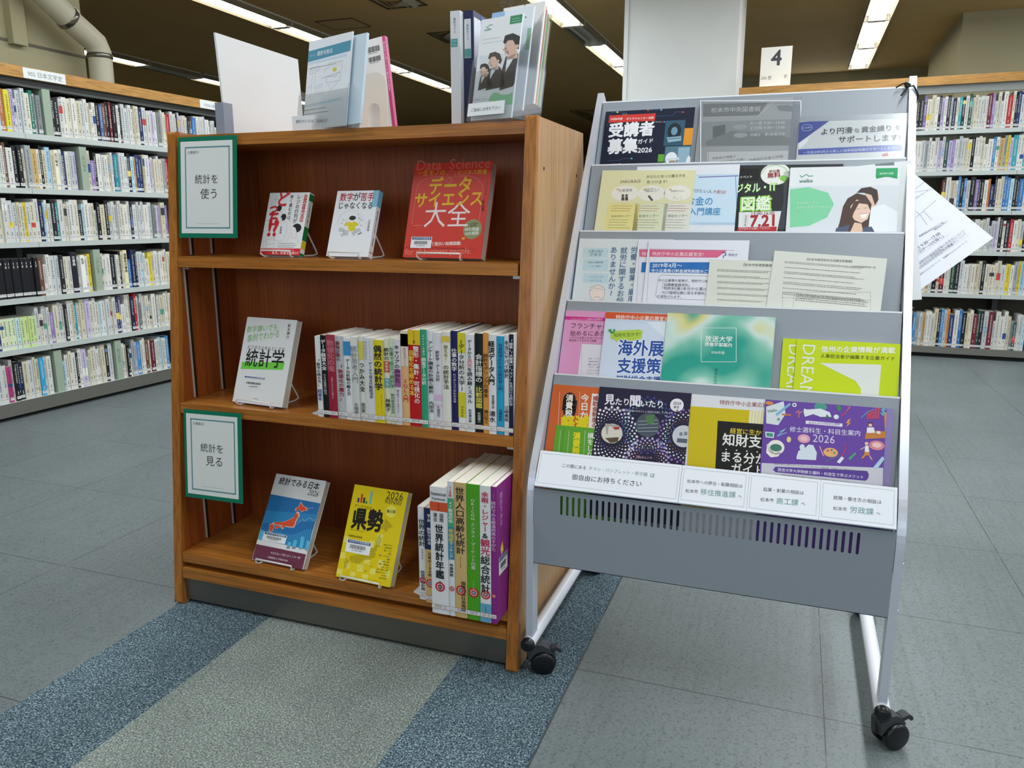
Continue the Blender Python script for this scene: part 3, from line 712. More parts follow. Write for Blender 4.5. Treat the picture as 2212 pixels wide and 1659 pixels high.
# A  white cover, black and red vertical title
t, mb, pb, pg, sp, fr = face_book('standing_book', -.6912, .128, .8675, -.06, .1165, .1515, .349, .016, '#e9e9ea', 'A', 'white book with red exclamation title standing face out, beside the upper green sign', GF, True, '#e6e6e4')
for s_, x0, y0, x1, y1, sz in (('どっ', 700, 200, 480, 570, 0),): pass
pg.text('ど', 590, 420, 800, 420, '#d3242b', .03, hs=1.08); pg.text('っ', 410, 580, 570, 580, '#d3242b', .03, hs=.95); pg.text('ち', 380, 830, 570, 835, '#d3242b', .03, hs=1.15); pg.text('!?', 370, 1065, 560, 1065, '#d3242b', .03, hs=1.0)
pg.vtext('レジの行列が', 1045, 200, 940, 805, '#1b1b1d', .012); pg.vtext('早く進むのは、', 893, 205, 800, 815, '#1b1b1d', .012)
for i in range(9): pg.circle(1175-i*11.4, 240+i*62, 36, '#c8202a', 2)
pg.vtext('はじめての統計学', 1177, 205, 1080, 770, '#f2dcdc', .01, 5)
# figures: two people seen from behind, one in thought
pg.circle(620, 485, 50, '#151515', 2, 68); pg.poly([(590, 440), (665, 430), (640, 550), (570, 550)], '#151515', 3)
pg.line([(560, 560), (510, 610), (520, 760), (330, 745)], .35, '#777777'); pg.line([(650, 550), (690, 590), (690, 640)], .35, '#777777')
pg.circle(708, 675, 56, '#141414', 2, 72); pg.circle(655, 715, 22, '#e9e9ea', 3, 30)
pg.line([(665, 760), (570, 800), (540, 900), (510, 1150), (600, 1185), (690, 1170), (770, 1000), (790, 850), (770, 790), (700, 750)], .4, '#6d6d70')
pg.circle(985, 905, 98, '#141414', 2, 95); pg.poly([(860, 900), (880, 860), (960, 900), (985, 990), (960, 1040), (880, 1040), (850, 980)], '#e9e9ea', 3); pg.line([(858, 900), (850, 985), (880, 1045), (870, 1100), (940, 1125), (980, 1110), (970, 1000)], .4, '#5e5e60')
pg.line([(840, 1010), (800, 1150), (740, 1195)], .4, '#6d6d70'); pg.line([(1000, 1120), (1035, 1230)], .4, '#6d6d70')
pg.line([(350, 1145), (505, 1120), (510, 1230), (355, 1260), (350, 1145)], .4, '#5c5c5e'); pg.line([(340, 1265), (350, 1335), (505, 1310), (510, 1230)], .4, '#7c7c7e'); pg.line([(525, 285), (585, 280), (580, 310), (530, 315), (525, 285)], .4, '#5c5c5e'); pg.line([(550, 315), (540, 430), (450, 430), (450, 390), (500, 340)], .35, '#6c6c6e')
pg.vtext('佐藤舞', 660, 865, 640, 1030, '#4a4a4c'); pg.scribble(590, 1205, 1015, 1330, 3, '#6b6b6d')
pg.poly([(205, 1335), (1075, 1335), (1050, 1500), (180, 1500)], '#d01f2a', 2); pg.text('もう、だまされない!', 465, 1450, 1010, 1455, '#f4f1ee', .02); pg.scribble(545, 1345, 1000, 1395, 1, '#f0dcdc', 4)
sp.fill('#157a3e', 1, 0, .02, 1, .13); sp.vtext('レジの行列が早く進むのは', 8, -24, 8, -84, '#1d1d1f', .01); sp.fill('#157a3e', 1, 0, .54, 1, .76); sp.fill('#e2cf2a', 1, 0, .77, 1, .89); sp.rect(0, -136, 16, -145, '#ececea', 2); sp.fill('#157a3e', 1, 0, .96, 1, 1)
finish(t, mb, pb); wire_stand(*fr[:1], fr[1], fr[2], fr[3], .1165, .016, 'white wire stand holding the white book with the red title')
# B
t, mb, pb, pg, sp, fr = face_book('standing_book', -.4995, .115, .8675, -.08, .1135, .154, .355, .016, '#e8eaee', 'B', 'white book with a seated figure in a yellow shirt standing face out, top shelf', GF, True, '#e8eaee')
pg.text('数字', 405, 350, 660, 350, '#b81f33', .012, hs=1.1); pg.text('が', 672, 345, 805, 345, '#1c1c1e', .012, hs=1.05); pg.text('苦手', 815, 345, 1075, 345, '#b81f33', .012, hs=1.1); pg.text('じゃなくなる', 385, 508, 1045, 508, '#1c1c1e', .012, hs=1.12)
for k in range(34):
    a = math.radians(-20+220*k/33); pg.line([(640+290*math.cos(a), 830-285*math.sin(a)), (640+262*math.cos(a), 830-258*math.sin(a))], .3, '#7a7c80')
pg.poly([(530, 790), (600, 770), (700, 765), (760, 800), (775, 850), (735, 860), (715, 880), (700, 950), (640, 965), (580, 950), (570, 860), (530, 850), (495, 855)], '#dccb12', 2); pg.circle(645, 745, 45, '#f1e9de', 3, 50); pg.circle(660, 700, 66, '#191919', 4, 45)
pg.line([(600, 690), (540, 740), (495, 855), (520, 870)], .4, '#6a6a6c'); pg.line([(735, 690), (790, 740), (800, 820), (770, 850)], .4, '#6a6a6c')
for q in ([(410, 890), (500, 920), (480, 985), (380, 960)], [(500, 940), (585, 960), (560, 1050), (470, 1020)], [(640, 990), (700, 960), (720, 1030), (670, 1050)], [(690, 930), (790, 900), (830, 960), (720, 1000)]): pg.poly(q, '#c3c7cb', 2); pg.line(q+q[:1], .3, '#66686c', 3)
for x0, y0, cc in ((480, 735, '#8b8b55'), (450, 805, '#b3a425'), (800, 700, '#333333'), (840, 745, '#35579b'), (835, 850, '#8f8433')): pg.line([(x0-22, y0-18), (x0+22, y0+18)], .6, cc); pg.line([(x0-18, y0+16), (x0+18, y0-16)], .6, cc)
pg.line([(430, 1035), (485, 1010), (500, 1035), (445, 1065), (430, 1035)], .8, '#333333', 3); pg.poly([(760, 1020), (840, 985), (845, 1000), (770, 1035)], '#2b2b2d', 3); pg.poly([(760, 610), (795, 620), (770, 665)], '#e4b9b4', 2)
pg.vtext('山田真哉', 1000, 720, 965, 965, '#38383a'); pg.scribble(470, 1365, 675, 1390, 1, '#55575b', mm=1.4)
pg.rect(1085, 140, 1250, 480, '#7db8cf', 1); sp.fill('#7db8cf', 1, 0, 0, 1, .24); sp.vtext('数字が苦手じゃなくなる', 8, -46, 8, -96, '#2a2a2c', .01); sp.vtext('山田真哉', 8, -106, 8, -126, '#3a3a3c'); sp.rect(1, -137, 15, -147, '#eceaea', 2); sp.rect(1, -141, 15, -143, '#9a5a66', 3)
pg.frame(1000, 1315, 1090, 1400, .4, '#8c4b58', 3)
finish(t, mb, pb); wire_stand(fr[0], fr[1], fr[2], fr[3], .1135, .016, 'white wire stand holding the white book with the yellow shirt')
# C
t, mb, pb, pg, sp, fr = face_book('standing_book', -.3144, .132, .8675, -.05, .190, .2122, .31, .024, '#cf3a2c', 'C', 'large red data science book with yellow title standing face out, top shelf', GF)
pg.text('Data  Science', 330, 255, 1385, 215, '#d9695a', -.005, hs=1.0); pg.text('一生モノの', 345, 325, 735, 315, '#e2b52c', .008); pg.text('ビジネス教養', 925, 312, 1340, 300, '#e2b52c', .008)
pg.text('データ', 510, 580, 1100, 560, '#e6b92a', .022, hs=1.15); pg.text('サイエンス', 305, 770, 1265, 740, '#e6b92a', .022, hs=1.1); pg.text('大全', 435, 1040, 1080, 1030, '#f0e2e2', .0, hs=1.08)
arc = [(262, 1020), (320, 600), (345, 480), (420, 390), (560, 350), (725, 342)]; pg.line(arc, .5, '#e9b9b0'); pg.line([(920, 335), (1080, 330), (1200, 370), (1270, 450), (1285, 540), (1270, 680)], .5, '#e9b9b0'); pg.line([(1255, 760), (1228, 965)], .5, '#e9b9b0'); pg.line([(285, 1045), (405, 1040)], .5, '#e9b9b0')
for cx, cy, rx in ((832, 310, 58), (800, 400, 40)): pg.line([(cx+rx*math.cos(k*.449), cy+rx*.9*math.sin(k*.449)) for k in range(15)], .4, '#ecc7bf')
pg.circle(1132, 1095, 134, '#8d9268', 2); pg.text('シンプルに', 1072, 1030, 1215, 1022, '#22251c', .012, 5); pg.text('わかる', 1098, 1058, 1182, 1053, '#22251c', .012, 5); pg.text('49の用語', 1018, 1120, 1225, 1115, '#eef0ea', .012, 5); pg.text('13の実践', 1025, 1182, 1218, 1172, '#eef0ea', .012, 5)
pg.text('て面白い知識図鑑!', 540, 1328, 965, 1318, '#f3e7e2', .014); pg.text('"', 980, 1310, 1012, 1308, '#e6b92a', .02)
pg.scribble(175, 1350, 1225, 1390, 2, '#5e1c1c', mm=1.6); pg.text('for all business people.', 165, 1465, 1110, 1445, '#dc8a78', -.004, hs=1.15); pg.vtext('上野佑馬', 1292, 640, 1280, 840, '#3a1614'); pg.vtext('シンプルにわかる教科書', 1338, 395, 1318, 610, '#7a2620')
lib_label(pg, (262, 1203), (535, 1368), '0141070418')
finish(t, mb, pb); wire_stand(fr[0], fr[1], fr[2], fr[3], .19, .024, 'white wire stand holding the large red book')
# D
t, mb, pb, pg, sp, fr = face_book('standing_book', -.7657, .0853, .515, -.081, .1538, .2108, .3427, .019, '#dfe0e1', 'D', 'white book with green handwriting and highlighter stroke standing face out, middle shelf', GF)
pg.text('数字嫌いでも', 380, 345, 860, 305, '#6db555', 0, hs=1.1, shear=.15); pg.text('事例でわかる', 385, 495, 885, 415, '#6db555', 0, hs=1.2, shear=.15); pg.text('ビジネススキルとしての', 398, 598, 972, 640, '#2c2c2e', .006); pg.text('統計学', 355, 850, 945, 880, '#1a1a1b', .01, hs=1.18)
pg.poly([(310, 805), (975, 815), (945, 930), (290, 915)], '#6fce45', 2); pg.vtext('鈴木伸介', 1050, 215, 1018, 450, '#2c2c2e', .01); pg.scribble(495, 1365, 575, 1395, 1, '#3a3a3c', mm=1.2)
pg.rect(355, 1025, 660, 1080, NAVY, 2); pg.text('松本市中央図書館', 372, 1072, 645, 1092, '#dbe4ef', .004, 5); pg.barcode(380, 1112, 600, 1168); pg.text('0143470978', 415, 1200, 550, 1208, '#55575a'); pg.line([(310, 1225), (640, 1258)], .25, '#b9bcc0'); pg.frame(166, 1300, 185, 1352, .4, '#9a4a56')
finish(t, mb, pb); wire_stand(fr[0], fr[1], fr[2], fr[3], .1538, .019, 'white wire stand holding the book with the green highlighter stroke')
# E
t, mb, pb, pg, sp, fr = face_book('standing_book', -.6933, .0258, .139, -.0447, .1508, .2147, .5318, .017, '#dadada', 'E', 'blue and maroon book with an orange map of Japan standing face out, bottom shelf', GF)
pg.poly([(372, 395), (1122, 535), (905, 1295), (170, 1140)], '#2470ad', 1); pg.poly([(300, 640), (1090, 700), (1060, 800), (260, 830)], '#2f86bd', 2)
for k in range(30):
    u = k/29; x = 210+u*800; pg.poly([(x+40, 960-40*math.sin(u*9)), (x+52, 960-40*math.sin(u*9)), (x-20, 1180+90*u), (x-32, 1178+90*u)], '#3f9fcf', 3)
for x, y, hh in ((640, 1110, 100), (725, 1080, 130), (830, 1030, 190), (920, 1090, 150), (230, 930, 150)): pg.poly([(x, y), (x+52, y+8), (x+22, y+hh+6), (x-32, y+hh)], '#55b9df', 4)
pg.poly([(180, 1065), (925, 1225), (905, 1297), (163, 1140)], '#dfe0e2', 4); pg.poly([(165, 1138), (905, 1295), (850, 1530), (105, 1365)], '#6c3149', 4)
isl = [[(830, 525), (865, 580), (910, 600), (915, 640), (870, 640), (838, 660), (805, 620), (780, 640), (755, 640), (760, 605), (800, 590)], [(762, 680), (785, 690), (790, 740), (765, 770), (745, 810), (735, 850), (715, 885), (650, 880), (590, 870), (580, 900), (550, 895), (560, 860), (470, 850), (418, 838), (450, 815), (560, 815), (610, 800), (680, 770), (730, 745), (740, 700)], [(450, 880), (520, 870), (530, 890), (460, 915)], [(365, 850), (415, 850), (430, 890), (390, 960), (358, 940)]]
for q in isl:
    cx = sum(a for a, b in q)/len(q); cy = sum(b for a, b in q)/len(q)
    pg.poly([(cx+(a-cx)*1.16, cy+(b-cy)*1.2) for a, b in q], '#e8b9ae', 5); pg.poly(q, '#e0532c', 6)
pg.line([(760, 850), (830, 790), (860, 770), (880, 800), (930, 770), (970, 750), (1010, 790), (1040, 780)], .5, '#d4e8f4', 6); pg.line([(900, 620), (1020, 600)], .8, '#e8b9ae', 6)
pg.text('統計でみる日本', 495, 235, 1090, 330, '#19191a', .014, hs=1.15, shear=.12); pg.text('2026', 925, 405, 1075, 440, '#333335', 0, hs=1.25, shear=.2)
pg.text('そばにあって役に立つ この一冊!', 375, 1285, 820, 1365, '#ecdfe2', .004, 6); pg.scribble(200, 1180, 650, 1205, 1, '#c9a6b2', 6); pg.text('一般財団法人 日本統計協会', 320, 1345, 632, 1405, '#ecdfe2', .004, 6)
lib_label(pg, (285, 955), (590, 1145), '0145478277', '#1d3f70')
finish(t, mb, pb); wire_stand(fr[0], fr[1], fr[2], fr[3], .1508, .017, 'white wire stand holding the blue and maroon map book')
# F
t, mb, pb, pg, sp, fr = face_book('standing_book', -.4513, .0166, .139, -.049, .1461, .2151, .4427, .02, '#e3cb0c', 'F', 'yellow book with black title and dotted map standing face out, bottom shelf', GF)
for q in ([(280, 810), (350, 820), (330, 910), (262, 895)], [(235, 1035), (300, 1045), (285, 1130), (215, 1120)], [(630, 875), (705, 885), (680, 990), (610, 975)], [(735, 785), (820, 795), (790, 960), (715, 930)], [(460, 1205), (545, 1215), (530, 1315), (445, 1300)], [(640, 1260), (715, 1268), (700, 1355), (625, 1340)], [(750, 1140), (830, 1150), (815, 1260), (735, 1245)], [(180, 1260), (260, 1275), (250, 1350), (165, 1330)], [(365, 1300), (435, 1310), (425, 1390), (345, 1380)], [(530, 1340), (610, 1350), (600, 1430), (515, 1420)], [(560, 1120), (640, 1130), (630, 1215), (545, 1200)], [(300, 1180), (360, 1190), (350, 1270), (290, 1260)], [(850, 1290), (915, 1295), (900, 1400), (835, 1385)]): pg.poly(q, '#e9dd62', 1)
for x, y, hh, cc in ((468, 352, 60, '#4b2f7a'), (508, 358, 120, '#c8342a'), (545, 363, 75, '#33302a'), (580, 370, 30, '#2b8a48'), (632, 378, 180, '#66b8d2')): pg.poly([(x-12, y-2), (x+16, y+2), (x+16+hh*.14, y-hh), (x-10+hh*.14, y-hh-4)], cc, 2)
pg.text('2026', 855, 300, 1082, 330, '#33301c', 0, hs=1.1); pg.text('KENSEI', 842, 360, 1060, 392, '#33301c', 0, hs=1.0); pg.text('データでみる', 420, 415, 655, 455, '#2a281a', .008, hs=1.1); pg.text('県勢', 375, 685, 790, 735, '#17160f', .03, hs=1.25)
pg.circle(925, 478, 76, '#e9e25a', 2, 84); pg.text('第35版', 862, 492, 988, 502, '#2a281a', .012)
pg.scribble(355, 715, 600, 775, 1, '#55502a', mm=1.6); pg.text('矢野恒太記念会', 338, 820, 525, 850, '#2a281a', .01); pg.scribble(345, 770, 450, 790, 1, '#55502a', mm=1.2)
maps = [[(830, 575), (860, 580), (940, 670), (935, 700), (880, 720), (860, 765), (800, 710), (750, 770), (770, 690), (830, 650)], [(770, 790), (795, 870), (775, 960), (730, 980), (700, 1110), (640, 1140), (560, 1140), (480, 1200), (380, 1180), (340, 1110), (400, 1080), (560, 1070), (640, 990), (700, 960), (730, 850)], [(300, 1120), (350, 1150), (310, 1250), (275, 1270), (280, 1190)]]
def inside(x, y, q):
    r = False
    for i in range(len(q)):
        (x0, y0), (x1, y1) = q[i], q[i-1]
        if (y0 > y) != (y1 > y) and x < (x1-x0)*(y-y0)/(y1-y0)+x0: r = not r
    return r
for yy in range(575, 1275, 12):
    for xx in range(265, 950, 16):
        sk = xx-(yy-575)*.02
        if any(inside(sk, yy, q) for q in maps): pg.rect(sk-5.5, yy-3.2, sk+5.5, yy+3.2, '#3a3618', 3)
for i, s_ in enumerate(('府県のすがた', '府県別統計', '国土・人口', '労働', '資源・エネルギー', '産業', '金融・財政', '運輸・情報通信', '社会・文化', '公害・事故・犯罪', '市町村ランキング', '市の統計', '町村の統計')):
    xr = 943-i*7; yy = 962+i*38; pg.text(s_, xr-22*len(s_)*.92, yy-len(s_)*3.0, xr, yy, '#2a281a', .006, 5)
pg.line([(350, 1330), (600, 1190), (690, 1195)], .25, '#6b6526'); pg.line([(560, 1310), (585, 1290)], 1.2, '#2a281a'); pg.line([(640, 1240), (660, 1228)], 1.0, '#2a281a')
lib_label(pg, (325, 850), (622, 1090), '0143401894', '#1d4f86')
finish(t, mb, pb); wire_stand(fr[0], fr[1], fr[2], fr[3], .1461, .02, 'white wire stand holding the yellow book with the dotted map')

# upright books, spines out
def upright(nm, x0, x1, y, z, h, dp, cover, label, group, bands=(), texts=(), seal=False, sticker='', lab_y=None, frontcol=None):
    th = x1-x0-.0006; o = V((x0, y, z)); t = thing(nm, label, 'book', (x0+th/2, y+dp/2, z), group)
    mc = M(cover, .38); mf = M(frontcol or cover, .38); mb = MB(); b_ = .0007
    mb.obox(o, X*b_, Y*dp, Z*h, mf).obox(o+X*(th-b_), X*b_, Y*dp, Z*h, mf)
    # slightly rounded spine
    k = 5; pts = [(x0+th*i/k, y-.0012*math.sin(math.pi*i/k)) for i in range(k+1)]
    mb.prism([(a, b, z) for a, b in pts]+[(x0+th, y+b_, z), (x0, y+b_, z)], Z*h, mc)
    pg = Page(mb, o+Z*h-Y*.00135, X, Z, th, h)
    for v0, v1, cc in bands: pg.fill(cc, 1, 0, v0, 1, v1)
    for tx in texts:
        s_, u, v0, v1, cc = tx[:5]; bold = tx[5]*1.3 if len(tx) > 5 else .016
        L = (v1-v0)*h/len(s_); wd = min(L*1.3, th*(tx[6] if len(tx) > 6 else .9))*1000
        pg.vtext(s_, u*th*1000, -v0*h*1000, u*th*1000, -v1*h*1000, cc, bold, 4, wd)
    ly = lab_y if lab_y is not None else (h-.0168 if h < .25 else h-.021)
    pg.c = None
    if seal:
        pg.circle(th*500, -(h-.062)*1000 if h > .25 else -(h-.046)*1000, min(th*430, 11), '#c4222c', 3); c_ = -(h-.062)*1000 if h > .25 else -(h-.046)*1000
        pg.circle(th*500, c_, min(th*300, 7.5), '#e6c9c6', 4); pg.circle(th*500, c_, min(th*220, 5.6), '#c4222c', 5); pg.circle(th*500, c_, min(th*130, 3.2), '#6fb4c4', 6)
    mb.build('cover', t)
    pb = MB().obox(o+X*b_+Y*.001+Z*.0008, X*(th-2*b_), Y*(dp-.002), Z*(h-.0016), M_PAGES); pb.build('pages', t)
    lb_ = MB(); lp = Page(lb_, o+Z*h-Y*.0016, X, Z, th, h)
    a, b = ly*1000, (ly+.0098)*1000
    lp.rect(.2, -a, th*1000-.2, -b, '#eae8e6', 1); lp.rect(.2, -a, th*1000-.2, -a-.7, '#a5565f', 2); lp.rect(.2, -b+.7, th*1000-.2, -b, '#a5565f', 2)
    if sticker: lp.uvtext(sticker, (th*.16, -ly-.0072), (th*.84, -ly-.0072), '#54545a', 0, 3, min(1.0, .0048/(th*.68/len(sticker)*.8)/1.2))
    lb_.build('call_number_label', t)
    return t
XS = [-.4989, -.4836, -.4669, -.4442, -.4242, -.4049, -.3872, -.373, -.3483, -.3247, -.3109, -.2985, -.2829, -.2642, -.2349, -.2192, -.2055, -.185, -.1656, -.149, -.1312, -.1113, -.0925, -.0794, -.0626, -.0456, -.0348, -.0245]
K_, Wt = '#1d1d20', '#ecebe8'
ROW2 = [
 ('#e9e9e8', 'slim white spine, first in the row beside the metal bookend', [], [('「数字の読み方」', .5, .28, .62, K_), ('超基本', .5, .65, .8, '#2a4d94')], '336ク'),
 ('#151517', 'black spine with white title, second in the middle shelf row', [], [('データ経営大全', .5, .05, .42, Wt, .016), ('さらば直感の時代', .5, .46, .72, '#b9b9b7')], '336コ'),
 ('#9e2438', 'crimson spine between the black and the grey book, middle shelf', [(0, .42, '#a43a4b')], [('数値化の鬼', .5, .06, .44, '#c9757f'), ('仕事ができる人に共通する', .5, .5, .76, '#d9a9ac')], '336ア'),
 ('#c3c6c9', 'grey spine with dark red title, fourth in the middle shelf row', [], [('「数値化の魔力」', .5, .34, .78, '#96232f', .014), ('最強企業の', .25, .06, .3, '#7b2b33')], '336イ'),
 ('#e9e9e9', 'white spine with blue block at its head, middle shelf', [(.04, .21, '#3d8fc4')], [('データ分析脳の鍛え方', .5, .25, .7, K_)], '336ヤ'),
 ('#d6d8d6', 'pale grey spine with thin grey title, middle shelf', [(0, .1, '#e4e3dd')], [('統計思考入門', .5, .1, .54, '#77797c', 0, .95), ('水越孝', .5, .78, .92, '#77797c')], '336ミ'),
 ('#e4e2d8', 'white spine with narrow yellow lines at its head, middle shelf', [(.06, .27, '#d9cf62')], [('つかみ大全', .5, .3, .65, '#23221e', .014), ('森田果', .5, .78, .9, '#4b4a44')], '336サ'),
 ('#dedfe0', 'white spine with grey lettering down both edges, middle shelf', [], [('データで見る行動経済学', .62, .28, .72, '#4a4c50'), ('NUDGES', .2, .03, .26, '#9b9da0'), ('Trusting', .62, .03, .26, '#9b9da0')], '331サ'),
 ('#e3cf17', 'yellow spine with bold black title, middle shelf', [], [('偶然の統計学', .45, .06, .6, K_, .016), ('Improbability', .7, .64, .88, '#6b5f10')], '417ハ'),
 ('#e6e2c6', 'cream spine with red and teal words, middle shelf', [(.26, .39, '#cc5b3d'), (.46, .57, '#57a8ae')], [('統計の', .5, .1, .25, K_), ('オモテ', .5, .265, .385, Wt), ('ウラ', .5, .47, .56, Wt), ('林順子', .5, .7, .86, K_)], '417カ'),
 ('#cfe0c4', 'pale green slim spine with green title, middle shelf', [], [('仕事で役立つ統計学', .5, .1, .58, '#3f7f4d'), ('野村総合研究所', .5, .64, .88, '#55705a')], '417シ'),
 ('#dcd7de', 'white spine with purple lower block, last of the shorter books', [(.34, .55, '#a05c9a')], [('キャリアのみかた', .5, .06, .5, K_), ('図で見る107のポイント', .5, .58, .86, '#8b4a6b')], '366ア'),
 ('#eab97e', 'peach spine with red SQL lettering, first of the taller books', [(0, .37, '#e8d9c6'), (.03, .16, '#2b2622')], [('ビジネスパーソン', .5, .17, .37, '#3b4a7d'), ('SQL入門', .5, .5, .75, '#c23b2d', .01)], '007タ'),
 ('#c3171f', 'thick bright red spine with yellow head block, middle shelf', [(.0, .15, '#e6c223')], [('Excel関数', .5, .01, .14, '#3a2a12'), ('整形・集計・可視化の', .64, .16, .76, '#f2ece6', .014, .5), ('自動化を極める本', .24, .2, .68, '#f0d33a', .012, .42)], '007キ'),
 ('#2fa37a', 'green spine with white title, middle shelf beside the thick red one', [], [('Excelで学ぶ', .5, .05, .26, '#d4ead9'), ('調査データ分析', .5, .28, .56, '#e9f3ec')], '361ヤ'),
 ('#e6e8ea', 'white spine with plain black title, to the right of the green one', [], [('アンケート調査の計画と解析', .5, .1, .64, K_), ('内田治', .5, .72, .84, '#3c3c40')], '361ウ'),
 ('#e3dfe8', 'white spine with lilac figure near its foot, middle shelf', [(.64, .7, '#d9bbd6'), (.74, .76, '#d9bbd6')], [('統計学・データ分析', .5, .18, .5, '#3e3e46'), ('久保克行', .5, .76, .88, '#4a4a52')], '336ク'),
 ('#e9e7da', 'white spine with small yellow cartoon head at the top', [(.04, .1, '#e2c94a')], [('使える', .5, .13, .25, '#8c7a2c'), ('51', .5, .25, .31, '#d0b22c', .014), ('の統計手法', .5, .33, .58, '#57523a')], '417シ'),
 ('#231f5c', 'navy blue spine with white title, middle shelf', [], [('仕事の数字', .5, .17, .4, Wt, .012), ('のツボとコツがわかる本', .5, .42, .72, '#c9c6dc')], '336フ'),
 ('#ecebe6', 'white spine with yellow head and foot, middle shelf', [(0, .2, '#d9cf2c'), (.6, .86, '#d9cf2c')], [('(データ分析の大学)', .5, .06, .58, K_, .01), ('マスクド', .5, .74, .86, '#4c4410')], '336マ'),
 ('#e8e8ea', 'white spine with pale pink word in its title, middle shelf', [], [('データから', .5, .05, .24, K_), ('真実', .5, .24, .33, '#dd8c96'), ('を読み解くスキル', .5, .33, .7, K_), ('松本健太郎', .5, .76, .9, '#3c3c40')], '350マ'),
 ('#15201b', 'blackish green spine with yellow framed word, middle shelf', [(.51, .76, '#2a3324')], [('会計指標の', .5, .2, .49, Wt, .012), ('比較図鑑', .5, .53, .75, '#e2d35a', .014), ('矢部謙介', .5, .79, .9, '#c9c9c2')], '336ヤ'),
 ('#e39b43', 'orange spine with dark brown title, middle shelf', [], [('統計モデリング', .5, .2, .5, '#5b2c10'), ('の基本', .5, .5, .64, '#5b2c10'), ('樋口知之', .5, .76, .9, '#4b2a14')], '417ヒ'),
 ('#e6e7ea', 'white spine with heavy black title, beside the orange one', [], [('経済データ入門', .42, .06, .5, K_, .02), ('清水', .5, .76, .88, K_, .012), ('東京国際大学', .6, .6, .74, '#3c3c40')], '331シ'),
 ('#29a5cf', 'cyan spine with dark blue title, middle shelf', [], [('社会科学のための統計学入門', .5, .07, .55, '#1d4a86'), ('毛塚和宏', .5, .74, .86, '#1d3f70')], '361ケ'),
 ('#dfe1e4', 'slim white spine with red word, last but one in the row', [], [('本当にヤバイ統計', .5, .05, .42, '#2a2a30'), ('江崎貴裕', .5, .7, .86, '#3c3c40')], '417コ'),
 ('#1a1d3a', 'dark navy spine against the end panel, last in the row', [], [('「誤差」「大間違い」「ウソ」', .5, .05, .45, Wt), ('を見分ける統計学', .5, .46, .7, '#c9c9d6')], '417サ')]
G2 = 'statistics books in a row on the middle shelf'
for i, (col, lab, bands, texts, stk) in enumerate(ROW2):
    h = .188 if i < 12 else .2105; h += (-.003, 0, .0025, 0)[i % 4]
    upright('statistics_book', XS[i], XS[i+1], .0525-.003*(i % 3)*.5, .515, h, .128 if i < 12 else .146, col, lab, G2, bands, texts, False, stk, None, '#e6e6e4' if i not in (1, 13, 18, 21) else None)
G3 = 'yearbooks in a row on the bottom shelf'
upright('yearbook', -.224, -.2052, -.004, .139, .216, .148, '#e6e7e9', 'slim white yearbook, first in the row at the bottom shelf bookend', G3, [], [('世界の統計', .5, .13, .42, K_, .008), ('2026', .5, .44, .56, K_, 0), ('総務省統計局', .5, .68, .9, '#4a4a4e')], True, '350ソ', None)
upright('yearbook', -.2048, -.1815, -.012, .139, .218, .148, '#d8b878', 'tan and navy yearbook, second in the bottom shelf row', G3, [(0, .43, '#1d2c5c')], [('第7版', .5, .06, .14, Wt), ('数字でみる', .5, .2, .38, Wt), ('日本の100年', .5, .46, .72, '#2c2a2a', .008)], True, '351ス')
Y3 = [
 (-.1725, -.1325, '#e8e8ea', 'thick white yearbook with an orange band under its English heading, bottom shelf', [(.115, .185, '#d9532c')], [('2025', .5, .12, .18, '#2a2a2c')], 'st', .282),
 (-.1325, -.1187, '#dfe4e6', 'slim white and teal yearbook beside the thick white one, bottom shelf', [(.12, .33, '#47a877'), (.33, .57, '#2d86a8')], [('24年版', .5, .03, .11, '#c23b33'), ('47都道府県', .5, .14, .3, Wt), ('幸福度', .5, .34, .44, '#e3cf3a', .012), ('ランキング', .5, .44, .56, Wt), ('寺島実郎', .5, .6, .7, K_)], '361セ', .297),
 (-.1187, -.0907, '#d3b477', 'tan yearbook with long black title, bottom shelf', [], [('世界人口高齢化統計', .5, .03, .52, K_, .008), ('1950', .5, .53, .57, K_), ('2050', .5, .58, .62, K_), ('国連経済社会局編', .7, .72, .95, '#4a3a20')], '358セ', .297),
 (-.0907, -.0620, '#4fa41f', 'bright green yearbook with white title, bottom shelf', [], [('ORICON', .5, .1, .26, Wt, .008), ('エンタメ・マーケット白書', .5, .27, .62, Wt, .004), ('2025', .5, .7, .78, '#9fd66a')], '760オ', .297),
 (-.0620, -.0375, '#e8e9ec', 'white yearbook with pink and dark title and blue foot, bottom shelf', [(.86, 1, '#67a9c9')], [('余暇・レジャー', .5, .04, .33, '#c82b5a', .014), ('&', .5, .33, .38, K_), ('観光', .5, .38, .5, '#c82b5a', .014), ('総合統計', .5, .5, .78, K_, .012), ('2025', .5, .88, .93, K_)], '361ヨ', .297),
 (-.0375, -.0255, '#8a2a86', 'purple yearbook with barcode label against the end panel, bottom shelf', [], [('統計でみる都道府県のすがた', .5, .1, .46, '#dcb3d9'), ('2026', .5, .05, .08, '#dcb3d9')], '361', .297)]
